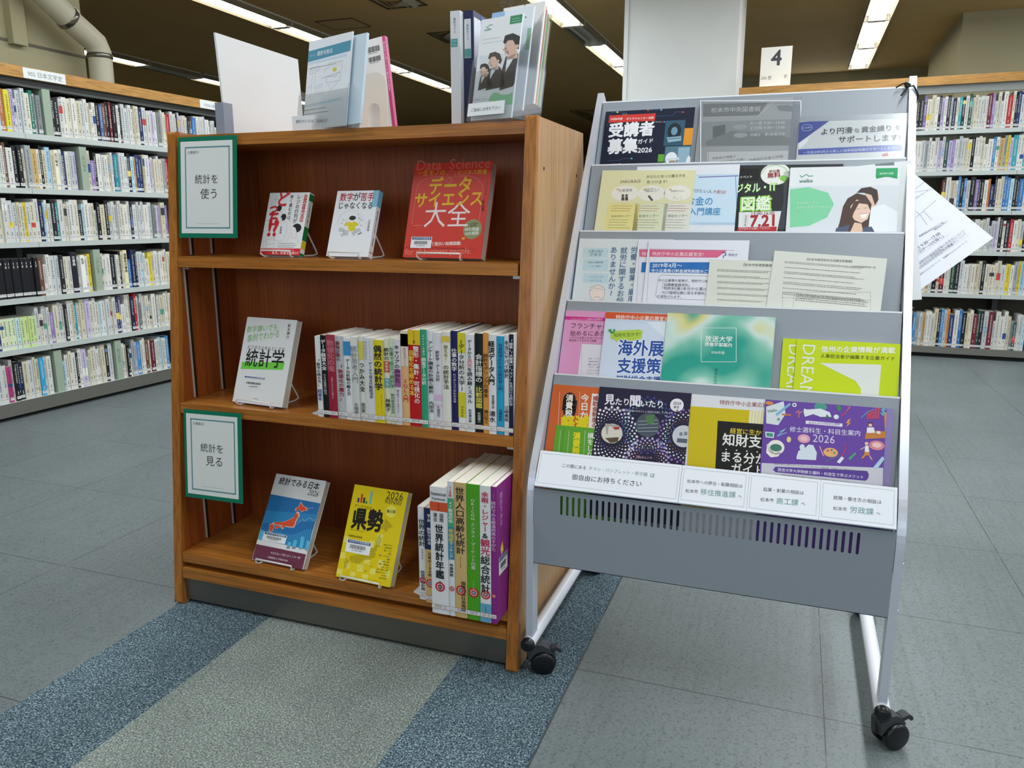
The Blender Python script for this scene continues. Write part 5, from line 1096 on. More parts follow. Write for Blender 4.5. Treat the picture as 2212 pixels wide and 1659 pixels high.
pg.rect(645, 245, 720, 352, '#33576e', 1); pg.circle(682, 290, 30, '#1c2a36', 2, 36); pg.circle(682, 290, 14, '#6b97ad', 3, 18); pg.poly([(648, 318), (712, 312), (712, 332), (655, 340)], '#8fb3c2', 4); pg.line([(655, 325), (708, 320)], 1.2, '#2a3c48', 5)
pg.rect(722, 278, 772, 350, '#e0952d', 1); pg.rect(643, 358, 772, 432, '#55788a', 1); pg.circle(668, 410, 26, '#e4ebf0', 3, 28); pg.poly([(640, 412), (700, 405), (705, 415), (645, 420)], '#cfd8de', 4); pg.poly([(660, 420), (690, 418), (695, 440), (655, 440)], '#caa48c', 3); pg.rect(700, 362, 745, 428, '#8fb0c2', 2); pg.poly([(735, 412), (745, 396), (765, 420), (765, 440), (730, 440)], '#dfe9ef', 3); pg.rect(612, 392, 635, 424, '#5fa832', 2)
pg.text('職域分野', 405, 442, 448, 440, '#dfe3ea', .01)
done(mb, pg, 'booklet', 'navy course booklet with white title at the bookcase end of the top tier', 'booklet')
mb, pg, a = rack_sheet(0, .006, 'c4', (800, 158), .2, .29, '#a9adb0', .5, .001)
pg.poly([(808, 172), (1090, 166), (1048, 222), (808, 228)], '#7d8386', 2); pg.line([(808, 230), (1050, 224), (1118, 160)], 1.6, '#c6cacc', 3); pg.text('松本市中央図書館', 842, 208, 1058, 202, '#cfd3d5', .008)
pg.rect(805, 250, 1235, 350, '#939a9e', 1); pg.poly([(850, 270), (905, 262), (905, 318), (850, 322)], '#6b7276', 2); pg.poly([(820, 335), (930, 290), (1130, 300), (1235, 340), (1235, 352), (820, 352)], '#80878a', 3); pg.poly([(1130, 180), (1180, 175), (1215, 190), (1205, 205), (1140, 200)], '#858c90', 2)
for i, (s_, y) in enumerate((('火～金 9:30～19:00', 262), ('土日祝 9:30～17:00', 283), ('月曜日・第4金曜日他', 312))): pg.text(s_, 1012, y, 1165, y-4, '#dadddf', .004)
for y in (272, 308): pg.circle(972, y, 30, '#a4aaad', 4, 11)
pg.poly([(825, 382), (1200, 376), (1200, 450), (825, 450)], '#c9cccd', 2); pg.text('有料級の情報が', 848, 415, 952, 405, '#7b8083'); pg.text('無料で読み放題?!', 880, 432, 990, 418, '#7b8083'); pg.text('図書館利用者の特権!', 1010, 424, 1160, 405, '#7b8083')
for y in range(390, 430, 9): pg.circle(831, y, 2.6, '#8d9295', 4)
done(mb, pg, 'notice_sheet', 'grey library notice in a clear pocket, middle of the top tier', 'notice')
mb, pg, a = rack_sheet(0, .011, 'c4', (795, 153), .221, .3, M_FILM, .8, .0006); pg.frame(797, 157, 1236, 440, 2.2, '#d5d9dc', 1)
done(mb, pg, 'clear_pocket', 'clear plastic pocket over the grey library notice', 'plastic pocket')
mb, pg, a = rack_sheet(0, .0045, 'c4', (1228, 250), .207, .235, '#d3d8da', .4, .0012)
pg.poly([(1228, 252), (1365, 242), (1222, 345)], '#23419a', 2); pg.circle(1262, 275, 24, '#c9d4e6', 3, 15); pg.circle(1262, 275, 22.5, '#23419a', 4, 13.4); pg.text('中小企業庁', 1242, 280, 1282, 276, '#dbe4f2', .006, 5); pg.poly([(1225, 345), (1275, 310), (1262, 340), (1228, 372)], '#f2f4f5', 3)
pg.text('より円滑', 1325, 305, 1460, 297, '#1f2124', .02); pg.text('な', 1470, 297, 1492, 295, '#1f2124', .014); pg.text('資金繰り', 1500, 295, 1630, 288, '#1f2124', .02); pg.text('を', 1648, 285, 1672, 284, '#1f2124', .014); pg.text('サポートします!', 1400, 340, 1670, 330, '#1f2124', .02)
pg.poly([(1224, 370), (1694, 348), (1694, 376), (1224, 394)], '#2c4db0', 2); pg.text('～平成30年4月から新しい信用保証制度がスタートします～', 1245, 390, 1662, 368, '#dfe5f4', .006)
pg.poly([(1590, 392), (1615, 384), (1620, 400), (1590, 400)], '#b8293a', 3)
done(mb, pg, 'leaflet', 'loan support leaflet with blue corner and blue band, far end of the top tier')
mb, pg, a = rack_sheet(0, .009, 'c4', (1212, 228), .222, .255, M_FILM, .3, .0006)
done(mb, pg, 'clear_pocket', 'clear plastic pocket over the loan support leaflet', 'plastic pocket')
# tier 2 ------------------------------------------------
mb, pg, a = rack_sheet(1, .008, 'c4', (368, 462), .212, .296, '#e0dcb0', 1.0, .002)
mb_, pg_ = mb, pg
pg.text('SAKURAは', 445, 518, 535, 515, '#6b6857'); pg.text('あなたに合った働き方を', 560, 495, 730, 490, '#6b6857'); pg.text('見つけます!', 560, 520, 650, 517, '#6b6857')
for cx, s_ in ((465, '企業連携'), (582, '幅広い'), (695, '定着率90%以上')):
    pg.circle(cx, 562, 60, '#e9e6dc', 2, 35); pg.text(s_, cx-28, 556, cx+32, 554, '#87847a'); pg.poly([(cx-38, 548), (cx-30, 540), (cx-24, 550)], '#c9b04a', 3)
for sx in (-8, 8): pg.circle(465+sx, 572, 6, '#55524c', 3); pg.poly([(465+sx-6, 578), (465+sx+6, 578), (465+sx+7, 594), (465+sx-7, 594)], '#55524c', 3)
pg.poly([(565, 575), (573, 570), (590, 592), (582, 597)], '#55524c', 3); pg.line([(680, 590), (680, 575), (695, 590), (710, 575), (712, 592)], .6, '#77746c')
for i, (x0, cc, s_, ch) in enumerate(((392, '#e3da92', '松本中央センター', '#b0705c'), (513, '#dbe0c0', '松本センター', '#b0705c'), (640, '#dfe0d4', '岡谷センター', '#a8565c'))): pg.rect(x0, 606, x0+(122 if i < 2 else 130), 760, cc, 1); pg.frame(x0, 606, x0+(122 if i < 2 else 130), 770, .3, '#b5b29c'); pg.scribble(x0+14, 612, x0+105, 645, 3, ch, 3, i+2); pg.text(s_, x0+14, 667, x0+100, 665, '#6b6857'); pg.scribble(x0+5, 672, x0+95, 720, 4, '#8d8a7a', 3, i+9)
done(mb, pg, 'leaflet', 'cream leaflet with three ovals and three small columns, start of the second tier')
mb, pg, a = rack_sheet(1, .005, 'c4', (520, 446), .226, .297, '#dfe3ea', -.2, .0015)
pg.rect(700, 483, 960, 700, '#b9d3e6', 1); pg.rect(700, 488, 945, 690, '#c9dff0', 2); pg.line([(790, 492), (960, 486)], 2.2, '#6f6ba8', 3)
for k in range(17): pg.line([(790+k*10, 690), (790+k*10, 703)], .6, '#7aa8c8', 3)
pg.line([(950, 490), (958, 700)], 1.6, '#7f9fc8', 3); pg.text('学びたい人', 752, 557, 846, 561, '#3a3f55', .006); pg.text('大歓迎!', 850, 561, 908, 564, '#b0344a', .008); pg.text('お金の', 735, 612, 848, 612, '#3f8fc4', .014, hs=1.1); pg.text('入門講座', 745, 655, 882, 655, '#3f8fc4', .014, hs=1.1)
done(mb, pg, 'leaflet', 'pale blue course leaflet half hidden behind the cream one, second tier')
mb, pg, a = rack_sheet(1, .003, 'c4', (968, 440), .21, .297, '#1b1d1f', .5, .0012)
pg.poly([(985, 440), (1190, 440), (1190, 560), (1155, 640), (970, 640)], '#23262a', 1); pg.rect(965, 455, 1050, 507, '#101113', 2); pg.text('イベント', 968, 497, 1022, 494, '#e4e6e4', .012)
pg.circle(1125, 478, 66, '#e6e8e2', 2, 48); pg.line([(1062, 480), (1085, 448), (1125, 438), (1165, 450), (1185, 480), (1160, 518)], 1.0, '#6bb33c', 3); pg.text('参加費', 1096, 473, 1143, 470, '#8a1f24', .012); pg.text('無料', 1090, 495, 1146, 491, '#8a1f24', .024); pg.circle(1158, 496, 14, '#7cc242', 4)
pg.text('デジタル・IT', 912, 562, 1130, 550, '#8fd04a', .035, 4, 1.35); pg.text('デジタル・IT', 915, 560, 1127, 549, '#f0f4ea', .002, 5, 1.3)
pg.text('図鑑', 972, 637, 1105, 632, '#8fd04a', .05, 4, 1.1); pg.text('図鑑', 976, 634, 1101, 630, '#f0f4ea', .012, 5, 1.08)
pg.poly([(965, 645), (1150, 640), (1130, 735), (960, 735)], '#dfe2e4', 3); pg.text('13:00-16:00', 1020, 658, 1120, 656, '#8a1f24', .01, 5); pg.text('7.21', 1015, 708, 1118, 704, '#a5222a', .03, 5, 1.1); pg.poly([(985, 655), (1008, 655), (1003, 712), (980, 712)], '#d8d8d8', 4); pg.vtext('2026', 996, 658, 992, 706, '#3a3a3c', .02, 5); pg.poly([(960, 712), (1130, 708), (1128, 740), (955, 740)], '#b3262e', 4); pg.text('まずはぜひお越しください!', 965, 722, 1100, 719, '#f2e2e2', .008, 5)
pg.poly([(1160, 470), (1200, 460), (1200, 720), (1130, 720), (1160, 600)], '#3c3f44', 2)
done(mb, pg, 'leaflet', 'black and green event leaflet with a large red date, middle of the second tier')
mb, pg, a = rack_sheet(1, .004, 'c4', (1240, 470), .21, .297, '#dfe2e4', -6.0, .002); pg.rect(1560, 430, 1645, 447, '#6d777c', 2)
done(mb, pg, 'leaflet', 'white leaflet tilted up behind the one with the smiling woman, second tier')
mb, pg, a = rack_sheet(1, .009, 'c4', (1190, 450), .211, .297, '#e2e5e8', -.1, .005, edge=M('#8fc7b0', .6))
pg.line([(1232, 484), (1240, 492), (1252, 484), (1262, 480), (1270, 488), (1288, 486)], 1.5, '#2f8f63'); pg.text('welbe', 1228, 516, 1287, 514, '#3f7d63', .012); pg.rect(1565, 453, 1658, 490, '#25a062', 2); pg.poly([(1565, 489), (1610, 489), (1565, 499)], '#25a062', 2); pg.poly([(1658, 489), (1612, 489), (1658, 499)], '#25a062', 2); pg.text('就労移行支援', 1580, 480, 1640, 478, '#d9f0e2', .012)
pg.rect(1186, 533, 1670, 730, '#d6dce2', 1); pg.poly([(1188, 545), (1270, 535), (1355, 560), (1380, 610), (1350, 668), (1270, 705), (1188, 712)], '#7ed0a2', 2); pg.text('障害があっても、', 1218, 610, 1315, 607, '#bfe6d0', .0, 5); pg.text('自分を変革できるから', 1218, 630, 1370, 627, '#bfe6d0', 0, 5)
pg.circle(1545, 580, 32, '#e0bda8', 3, 42); pg.poly([(1480, 560), (1500, 540), (1540, 534), (1570, 548), (1575, 590), (1560, 615), (1545, 570), (1510, 560)], '#3a2e2a', 4); pg.poly([(1520, 630), (1600, 610), (1670, 650), (1670, 730), (1500, 730)], '#e9eef2', 2)
pg.poly([(1390, 735), (1405, 690), (1420, 620), (1440, 585), (1480, 562), (1520, 572), (1545, 610), (1535, 680), (1530, 735)], '#4a342c', 5); pg.poly([(1452, 620), (1480, 590), (1525, 605), (1540, 640), (1528, 675), (1500, 692), (1470, 680), (1455, 655)], '#e9c7b2', 6); pg.poly([(1448, 640), (1470, 598), (1520, 588), (1535, 612), (1490, 606), (1466, 650), (1455, 690)], '#513930', 7); pg.poly([(1492, 655), (1528, 650), (1520, 670), (1503, 673)], '#f4efe9', 7); pg.line([(1490, 654), (1530, 648)], .6, '#a85a52', 8); pg.line([(1478, 632), (1494, 629)], .5, '#33231e', 8); pg.line([(1512, 628), (1526, 626)], .5, '#33231e', 8); pg.poly([(1470, 690), (1500, 695), (1510, 735), (1450, 735)], '#e2bda6', 6); pg.poly([(1390, 715), (1450, 700), (1440, 735), (1385, 735)], '#4b5670', 6); pg.poly([(1510, 712), (1545, 708), (1560, 735), (1500, 735)], '#4b5670', 6)
done(mb, pg, 'booklet', 'white and green booklet with a smiling woman at the far end of the second tier', 'booklet')
# tier 3 ------------------------------------------------
mb, pg, a = rack_sheet(2, .003, 'c4', (268, 760), .21, .297, '#d5dde0', 0, .0015)
for y, s_, t_ in ((800, '仕事の悩み', 'がある'), (848, '給与や労働時間', 'について疑問が'), (912, 'ハラスメントを', 'うけている')): pg.rect(285, y, 390, y+(44 if y != 848 else 54), '#bcd6de', 2); pg.text(s_, 305, y+20, 370, y+20, '#5c7280'); pg.text(t_, 312, y+36, 362, y+36, '#5c7280')
for s_, x, x2, y, y2 in (('ありませんか?', 418, 405, 795, 1015), ('就労に関するお悩み', 463, 440, 797, 1080), ('労働・職業・雇用', 508, 492, 795, 1040)): pg.vtext(s_, x, y, x2, y2, '#4a6f8f', .012)
pg.circle(342, 1000, 34, '#e9d9cf', 2, 34); pg.line([(310, 1000), (315, 975), (345, 962), (375, 975), (378, 1000), (370, 1025), (345, 1035), (318, 1025), (310, 1000)], .7, '#4f8fa8', 3); pg.line([(312, 990), (330, 975), (372, 985)], .7, '#4f8fa8', 3); pg.line([(330, 1018), (350, 1014), (358, 1020)], .6, '#4f8fa8', 4)
done(mb, pg, 'leaflet', 'pale blue worry consultation leaflet with vertical title at the start of the third tier')
for i, (dd, cx, lab) in enumerate(((.0055, 525, 'white patent office sheet with pink heading, the one tucked behind its twin'), (.0085, 570, 'white patent office sheet with pink heading, the one in front of its twin'))):
    mb, pg, a = rack_sheet(2, dd, 'c4', (cx, 766), .211, .297, '#e2e4ee', -.3, .001); k = cx-570
    pg.poly([(574+k, 808), (912+k, 812), (870+k, 844), (574+k, 840)], '#d9658a', 2); pg.text('特許庁中小企業応援宣言!', 585+k, 834, 808+k, 837, '#f6e6ec', .008); pg.poly([(575+k, 864), (840, 864), (835, 914), (573+k, 908)] if i else [(540, 864), (575, 864), (573, 908), (536, 908)], '#2a6fb8', 2)
    pg.line([(574+k, 806), (945+k, 812)], .5, '#8f5a70', 3); pg.line([(574+k, 806), (560+k, 1080)], .4, '#6d6f78', 3)
    if i:
        pg.text('2019年4月～', 585, 886, 715, 887, '#e9f0f8', .012); pg.text('中小企業等の料金減免制度のご', 582, 906, 828, 911, '#e9f0f8', .012)
        pg.line([(840, 925), (625, 920), (612, 932), (600, 1010), (612, 1022), (840, 1030)], .5, '#4a4a52', 3)
        for j, s_ in enumerate(('中小企業等の皆様が、特許庁に納', '「出願審査請求料」', '「特許料(第1年分から第10', '「PCT国際出願に係る手数料」', 'が減免されます。')): pg.text(s_, (612, 630, 628, 626, 606)[j], (948, 967, 984, 1002, 1018)[j], (828, 748, 824, 820, 712)[j], (952, 970, 988, 1006, 1021)[j], '#3a3c44', .003)
        pg.text('特許庁', 918, 836, 958, 838, '#3a4a7a'); pg.line([(892, 822), (905, 822), (908, 832), (898, 836), (895, 845)], 1.6, '#24306a')
    done(mb, pg, 'leaflet', lab)
mb, pg, a = rack_sheet(2, .011, 'c4', (838, 850), .21, .297, '#d9dbcf', 1.0, .0012)
pg.text('【松本市新規開業家賃補助】', 985, 880, 1160, 885, '#55564e', .004)
for j in range(6): pg.scribble(870, 893+j*26, 1110, 914+j*26, 2, '#73756a', 3, 20+j, .75, 1.5)
done(mb, pg, 'leaflet', 'cream printed sheet half covered by the tilted cream sheet, third tier')
mb, pg, a = rack_sheet(2, .0135, 'c4', (1121, 813), .2115, .297, '#d9dbd2', 3.6, .0012)
pg.text('【松本市商店街空き店舗活用事業】', 1262, 855, 1460, 865, '#55564e', .004); pg.text('松本市商業振興部商工課', 1460, 885, 1562, 890, '#73756a')
for j in range(7): y = 868+j*23; pg.scribble(1165-j*2, y, 1545-j*2, y+18, 1 if j % 2 else 2, '#73756a', 3, 40+j, .8, 1.6)
pg.frame(1155, 995, 1540, 1120, .4, '#8d8f86'); pg.line([(1150, 1018), (1540, 1030)], .4, '#8d8f86'); pg.line([(1207, 998), (1200, 1060)], .4, '#8d8f86'); pg.scribble(1215, 1000, 1530, 1062, 4, '#5f6158', 3, 60, .9, 1.8)
done(mb, pg, 'leaflet', 'cream printed sheet tilted forward at the far end of the third tier')
# tier 4 ------------------------------------------------
mb, pg, a = rack_sheet(3, .003, 'c5', (258, 75), .21, .297, '#dd9ac4', 0, .003, edge=PE)
pg.rect(250, 108, 470, 136, '#cf2a8e', 2); pg.text('フランチャイズ契約の留意点', 286, 129, 455, 131, '#f4dcec', .008); pg.text('フランチャイズ', 285, 172, 522, 178, '#2a1f28', .008); pg.text('始めるにあたって', 280, 212, 536, 216, '#2a1f28', .008); pg.text('トラブルを防ぐためフランチャイズ', 278, 230, 500, 234, '#2a1f28', .006); pg.text('是非知っておきたい知識', 275, 244, 422, 247, '#2a1f28', .006)
pg.rect(343, 258, 470, 450, '#e0dde6', 2); pg.frame(343, 258, 480, 450, .5, '#b39ab0', 3)
for j, s_ in enumerate(('近年、コンビニエ', 'ズ事業が伸長してい', '退職した後フランチ', '一方で、安易な', 'なトラブルが生じ増', 'このパンフレット')): pg.text(s_, 380-j*2, 342+j*16, 458, 343+j*16, '#6d6670', 0, 5)
done(mb, pg, 'booklet', 'pink franchise guide booklet at the bookcase end of the fourth tier', 'booklet')
mb, pg, a = rack_sheet(3, .007, 'c5', (476, 82), .21, .297, '#c9d6ea', 0, .003, edge=PE)
pg.rect(470, 84, 830, 136, '#d5562a', 2); pg.text('特許庁中小企業応援宣言!', 528, 122, 822, 134, '#f4e3da', .01); pg.rect(472, 136, 815, 460, '#cfdbec', 1); pg.poly([(700, 140), (820, 140), (820, 250)], '#dfe7f2', 2)
pg.poly([(500, 200), (530, 188), (660, 180), (675, 190), (668, 228), (640, 240), (540, 240), (528, 252), (524, 236), (500, 232)], '#b4cf4a', 3); pg.text('知財を生かす!', 518, 220, 660, 214, '#2f5a24', .006, 5); pg.poly([(505, 205), (485, 185), (500, 175), (512, 195), (515, 178), (528, 180), (520, 200)], '#3f9a45', 4)
pg.text('海外展開', 540, 312, 868, 322, '#eef2f8', .06, 4, 1.12); pg.text('海外展開', 540, 312, 868, 322, '#24509f', .024, 5, 1.12); pg.text('支援策', 535, 408, 770, 414, '#eef2f8', .06, 4, 1.12); pg.text('支援策', 535, 408, 770, 414, '#24509f', .024, 5, 1.12); pg.text('知財総合支援', 530, 462, 770, 470, '#24509f', .02, 5)
done(mb, pg, 'booklet', 'pale blue overseas support booklet under an orange heading, fourth tier', 'booklet')
mb, pg, a = rack_sheet(3, .011, 'c5', (810, 90), .2135, .297, '#63b5a4', 0, .004, edge=PE)
m_, t_, b_ = nmat('watercolour_cover', .35); mp = mapped(t_, (1, 1, 1))
c0 = ramp(t_, noise(t_, mp, 7.5, 2, .4), ((.36, '#2d9f8d'), (.46, '#7cc3ad'), (.53, '#cfe3dc'), (.6, '#dcd48a'), (.68, '#3fa893'))); t_.links.new(c0, b_.inputs['Base Color']); pg.uvpoly([(0, 0), (pg.w, 0), (pg.w, -pg.h), (0, -pg.h)], m_, 1)
pg.frame(992, 172, 1182, 356, .9, '#eef3f0', 3); pg.text('放送大学', 1013, 242, 1160, 248, '#eef3f0', .012); pg.text('教養学部案内', 1012, 268, 1158, 275, '#eef3f0', .012); pg.text('2026年度', 1046, 310, 1118, 314, '#eef3f0', .006); pg.vtext('あなたの学び', 1074, 390, 1066, 510, '#3a4a46', .004)
done(mb, pg, 'booklet', 'green and cream watercolour university booklet, middle of the fourth tier', 'booklet')
for i, (dd, tl, lab) in enumerate(((.004, (1437, 228), 'lime yellow company guide booklet standing behind its twin, fourth tier'), (.008, (1512, 232), 'lime yellow company guide booklet in front of its twin at the far end, fourth tier'))):
    mb, pg, a = rack_sheet(3, dd, 'c5', tl, .184, .257, '#c5d80c', 0, .003, edge=PE); k = tl[0]-1512
    # name set sideways, reading downwards
    vs, fs, x0, x1, y0, y1 = glyphs('DREAM', .012); s_ = .033; q0 = pg.q(1545+k, 262)
    pg.put([(q0[0]+y*s_, q0[1]-(x-x0)*s_) for x, y in vs], fs, M('#e6ecd8', .5), 4)
    if i:
        pg.text('信州の企業情報が満載', 1645, 300, 2045, 308, '#eef0dc', .022); pg.text('人事担当者が編集する企業ガイド', 1640, 332, 2042, 348, '#2e3212', .008)
        pg.poly([(1635, 362), (1970, 372), (1955, 545), (1860, 535), (1858, 500), (1830, 460), (1760, 425)], '#dfe3dc', 2)
    done(mb, pg, 'booklet', lab, 'booklet')
# tier 5 ------------------------------------------------
mb, pg, a = rack_sheet(4, .002, 'c5', (190, 477), .182, .257, '#d0632b', 0, .0012, edge=PE)
pg.circle(277, 560, 34, '#151310', 2, 38); pg.rect(243, 560, 312, 625, '#151310', 2); pg.circle(277, 625, 34, '#151310', 2, 38); pg.vtext('消費税', 279, 532, 272, 655, '#f3ece2', .03); pg.vtext('今日から', 362, 530, 352, 715, '#f3ece2', .02); pg.rect(400, 528, 440, 740, '#e9e2da', 2); pg.vtext('補助金制度の', 418, 540, 411, 715, '#a8291f', .02); pg.text('軽減', 232, 722, 380, 722, '#e2cf12', .04, 4, 1.1); pg.line([(333, 520), (326, 720)], .7, '#ecd9c8'); pg.line([(224, 520), (214, 720)], .7, '#ecd9c8')
done(mb, pg, 'booklet', 'orange tax booklet at the bookcase end of the lowest tier', 'booklet')
for i, (dd, tl, lab) in enumerate(((.0035, (205, 698), 'small green tax leaflet showing as a strip behind its twin, lowest tier'), (.005, (252, 702), 'small green tax leaflet in front of its twin, lowest tier'))):
    mb, pg, a = rack_sheet(4, dd, 'c5', tl, .125, .186, '#5fa32c', 0, .0012); k = tl[0]-252
    pg.vtext('消費税軽減', 318+k, 738, 306+k, 945, '#e2d618', .05, 4); pg.vtext('損をしない', 392+k, 740, 384+k, 912, '#f0f2e8', .016); pg.line([(275+k, 730), (262+k, 890)], .7, '#d5e6c4'); pg.line([(362+k, 730), (352+k, 890)], .7, '#d5e6c4'); pg.line([(425+k, 730), (418+k, 890)], .7, '#d5e6c4')
    done(mb, pg, 'leaflet', lab)
mb, pg, a = rack_sheet(4, .0065, 'c5', (441, 490), .187, .262, '#1d1a38', 0, .0012, edge=PE)
pg.text('見', 468, 583, 522, 583, '#eceaf2', .02, 4, 1.05); pg.text('たり', 526, 588, 598, 590, '#eceaf2', .018); pg.text('聞', 606, 593, 660, 594, '#eceaf2', .02, 4, 1.05); pg.text('いたり', 664, 597, 782, 604, '#eceaf2', .018); pg.text('松本商工会議所は会員事業者のみなさんと地域を応援しています', 465, 616, 825, 640, '#cfcbe0', .004); pg.circle(860, 591, 37, '#e9e7ec', 2); pg.text('2024', 840, 587, 882, 590, '#2a2640', .006, 5); pg.text('夏号', 842, 607, 872, 609, '#2a2640', .004, 5)
r_ = random.Random(8)
for cx, cy, r0, cols in ((507, 745, 62, ('#e6e2ea', '#f2f0f4', '#e6e2ea')), (702, 700, 70, ('#3f4a9a', '#5f9aa8', '#3a4590', '#b8505a')), (895, 760, 62, ('#d89a4a', '#e6e2ea', '#8f6ab0')), (700, 890, 40, ('#c88a96', '#e2b8c4', '#b8a8d8'))):
    for ring in range(6):
        n_r = 26; R2 = r0+12+ring*12.5
        for j in range(n_r):
            an = 2*math.pi*(j+.5*(ring % 2))/n_r; pg.circle(cx+R2*math.cos(an), cy+R2*math.sin(an)*1.05, 1.7+ring*1.1, cols[(ring//2) % len(cols)], 2, None, 10)
pg.circle(507, 745, 58, '#d8d2c4', 3, 54); pg.poly([(470, 690), (545, 700), (545, 715), (490, 705), (485, 750), (478, 750)], '#a8a49a', 4); pg.poly([(510, 712), (545, 708), (550, 722), (525, 725)], '#b0353c', 5); pg.poly([(470, 770), (545, 765), (540, 790), (500, 797)], '#5a4a34', 4); pg.circle(702, 700, 66, '#4a5360', 3, 66)
for k in range(4): pg.line([(650, 680+k*18), (755, 672+k*20)], 1.3, '#9aa8ac', 4)
pg.poly([(690, 650), (740, 640), (735, 690), (700, 700)], '#4f7a4a', 5); pg.circle(895, 760, 60, '#c9ccd0', 3, 60); pg.rect(862, 770, 935, 800, '#5a6472', 4); pg.rect(875, 738, 890, 758, '#7d8794', 4); pg.rect(900, 735, 915, 756, '#7d8794', 4); pg.text('(株)はんこや', 640, 878, 725, 884, '#c8a0a8', .01, 6)
done(mb, pg, 'booklet', 'dark navy magazine with rings of dots like fireworks, lowest tier', 'magazine')
mb, pg, a = rack_sheet(4, .004, 'c5', (936, 530), .21, .28, '#dfe0e4', 0, .0015, edge=PE)
pg.poly([(930, 596), (1345, 625), (1345, 1150), (905, 1150)], '#ceb90e', 2); pg.text('特許庁中小企業応援宣言!', 1092, 585, 1420, 608, '#9a2f2a', .006)
for k in range(6): pg.rect(1255+k*17, 620, 1263+k*17, 700, '#e6e2c0', 3)
pg.poly([(1082, 676), (1400, 700), (1390, 1100), (1060, 1100)], '#121110', 4); pg.text('経営に生かす', 1148, 742, 1352, 757, '#dcc43a', .012, 6); pg.text('知財支援', 1107, 803, 1392, 826, '#eceae4', .016, 6, 1.05); pg.text('まる分かり', 1103, 893, 1400, 915, '#eceae4', .016, 6, 1.05); pg.text('ガイド', 1155, 958, 1330, 972, '#eceae4', .016, 6, 1.05)
for k in range(4): pg.circle(1128+k*56, 832+k*4.5, 4, '#eceae4', 6)
done(mb, pg, 'booklet', 'yellow and black guide booklet between the navy magazine and the purple booklet', 'booklet')
mb, pg, a = rack_sheet(4, .006, 'c5', (1377, 563), .212, .28, '#8d80b4', 0, .0012, edge=PE)
done(mb, pg, 'booklet', 'lilac edged booklet showing as a strip behind the purple university booklet', 'booklet')
mb, pg, a = rack_sheet(4, .0075, 'c5', (1341, 560), .212, .28, '#6a46a4', 0, .0012, edge=PE)
pg.poly([(1320, 905), (1980, 932), (1975, 1150), (1310, 1150)], '#cfd0da', 2)
pg.rect(1560, 675, 1758, 709, '#e9e6f0', 3); pg.text('放送大学大学院修士課程', 1575, 693, 1745, 701, '#5a4488', .006); pg.text('修士選科生・科目生案内', 1472, 733, 1855, 757, '#efecf6', .008); pg.text('2026', 1597, 790, 1716, 800, '#d9d2ea', 0, 4, 1.05)
pg.poly([(1395, 925), (1890, 948), (1903, 965), (1898, 990), (1885, 1002), (1395, 955), (1382, 942)], '#5c3f9a', 3); pg.text('放送大学大学院修士選科・科目生で学ぶメリット', 1407, 948, 1872, 990, '#e9e4f2', .01, 5); pg.text('放送大学は、BSテレビ・ラジオ、インターネット等を通じて学習できる通信制大学・大学院です', 1387, 912, 1900, 958, '#6a6478', 0, 5); pg.text('放送大学大学院修士課程は1研究科(文化科学研究科)1専攻(文化科学専攻)の下に、', 1428, 975, 1845, 1022, '#6a6478', 0, 5)
pg.text('Hello', 1355, 632, 1405, 625, '#3f7a4a', .014)
pg.poly([(1345, 600), (1440, 570), (1450, 640), (1410, 700), (1345, 690)], '#d9dfe6', 3); pg.circle(1362, 580, 22, '#d98a4a', 4, 10); pg.poly([(1395, 640), (1470, 580), (1480, 588), (1405, 650)], '#7ab4d8', 5); pg.circle(1412, 668, 9, '#7aa88a', 5); pg.rect(1430, 637, 1480, 650, '#c87a3a', 4)
pg.circle(1498, 590, 12, '#f0ece4', 4); pg.circle(1498, 590, 6, '#3f5a8a', 5); pg.line([(1522, 655), (1522, 620), (1508, 632)], 2.2, '#c87a8a', 4); pg.line([(1522, 640), (1538, 625)], 2.2, '#c87a8a', 4)
pg.poly([(1550, 610), (1570, 615), (1640, 610), (1690, 630), (1700, 655), (1640, 655), (1600, 640), (1555, 655), (1548, 630)], '#e4e9ee', 4); pg.circle(1640, 600, 35, '#4a9a8a', 3, 22); pg.circle(1725, 655, 14, '#dfe8ee', 4); pg.poly([(1725, 605), (1740, 585), (1755, 610), (1742, 628)], '#3f8a5a', 4); pg.poly([(1675, 640), (1690, 660), (1665, 660)], '#3f8a5a', 5)
pg.line([(1755, 650), (1790, 620), (1785, 590), (1815, 575)], 1.8, '#c8405a', 4); pg.line([(1770, 640), (1800, 600)], 1.2, '#e0a0a8', 4); pg.poly([(1790, 670), (1805, 665), (1792, 690), (1808, 686), (1780, 708), (1790, 688), (1778, 690)], '#e2a24a', 4)
for k, hh in enumerate((30, 45, 40, 65, 60)): pg.poly([(1890+k*14, 665), (1900+k*14, 667), (1905+k*14, 665-hh), (1895+k*14, 663-hh)], '#c8485a', 4)
pg.line([(1860, 660), (1900, 625), (1930, 615)], 1.2, '#5ab0c8', 4); pg.text('$', 1965, 640, 1990, 645, '#6ab0c0', .02, 4)
pg.poly([(1885, 745), (1900, 725), (1990, 735), (1995, 770), (1880, 775)], '#c8803a', 3); pg.circle(1910, 695, 13, '#5a2f2a', 5); pg.circle(1910, 700, 10, '#eac4a8', 6); pg.poly([(1893, 712), (1930, 712), (1935, 742), (1890, 742)], '#eceaf0', 4); pg.circle(1955, 740, 12, '#e4e0d8', 5, 8)
pg.poly([(1340, 735), (1390, 740), (1385, 770), (1342, 765)], '#e4eef0', 4); pg.poly([(1346, 740), (1384, 745), (1381, 764), (1347, 760)], '#3f9a7a', 5); pg.line([(1410, 755), (1450, 720), (1420, 735)], 1.4, '#8ac0d8', 4); pg.line([(1405, 760), (1455, 740)], 1.4, '#8ac0d8', 4)
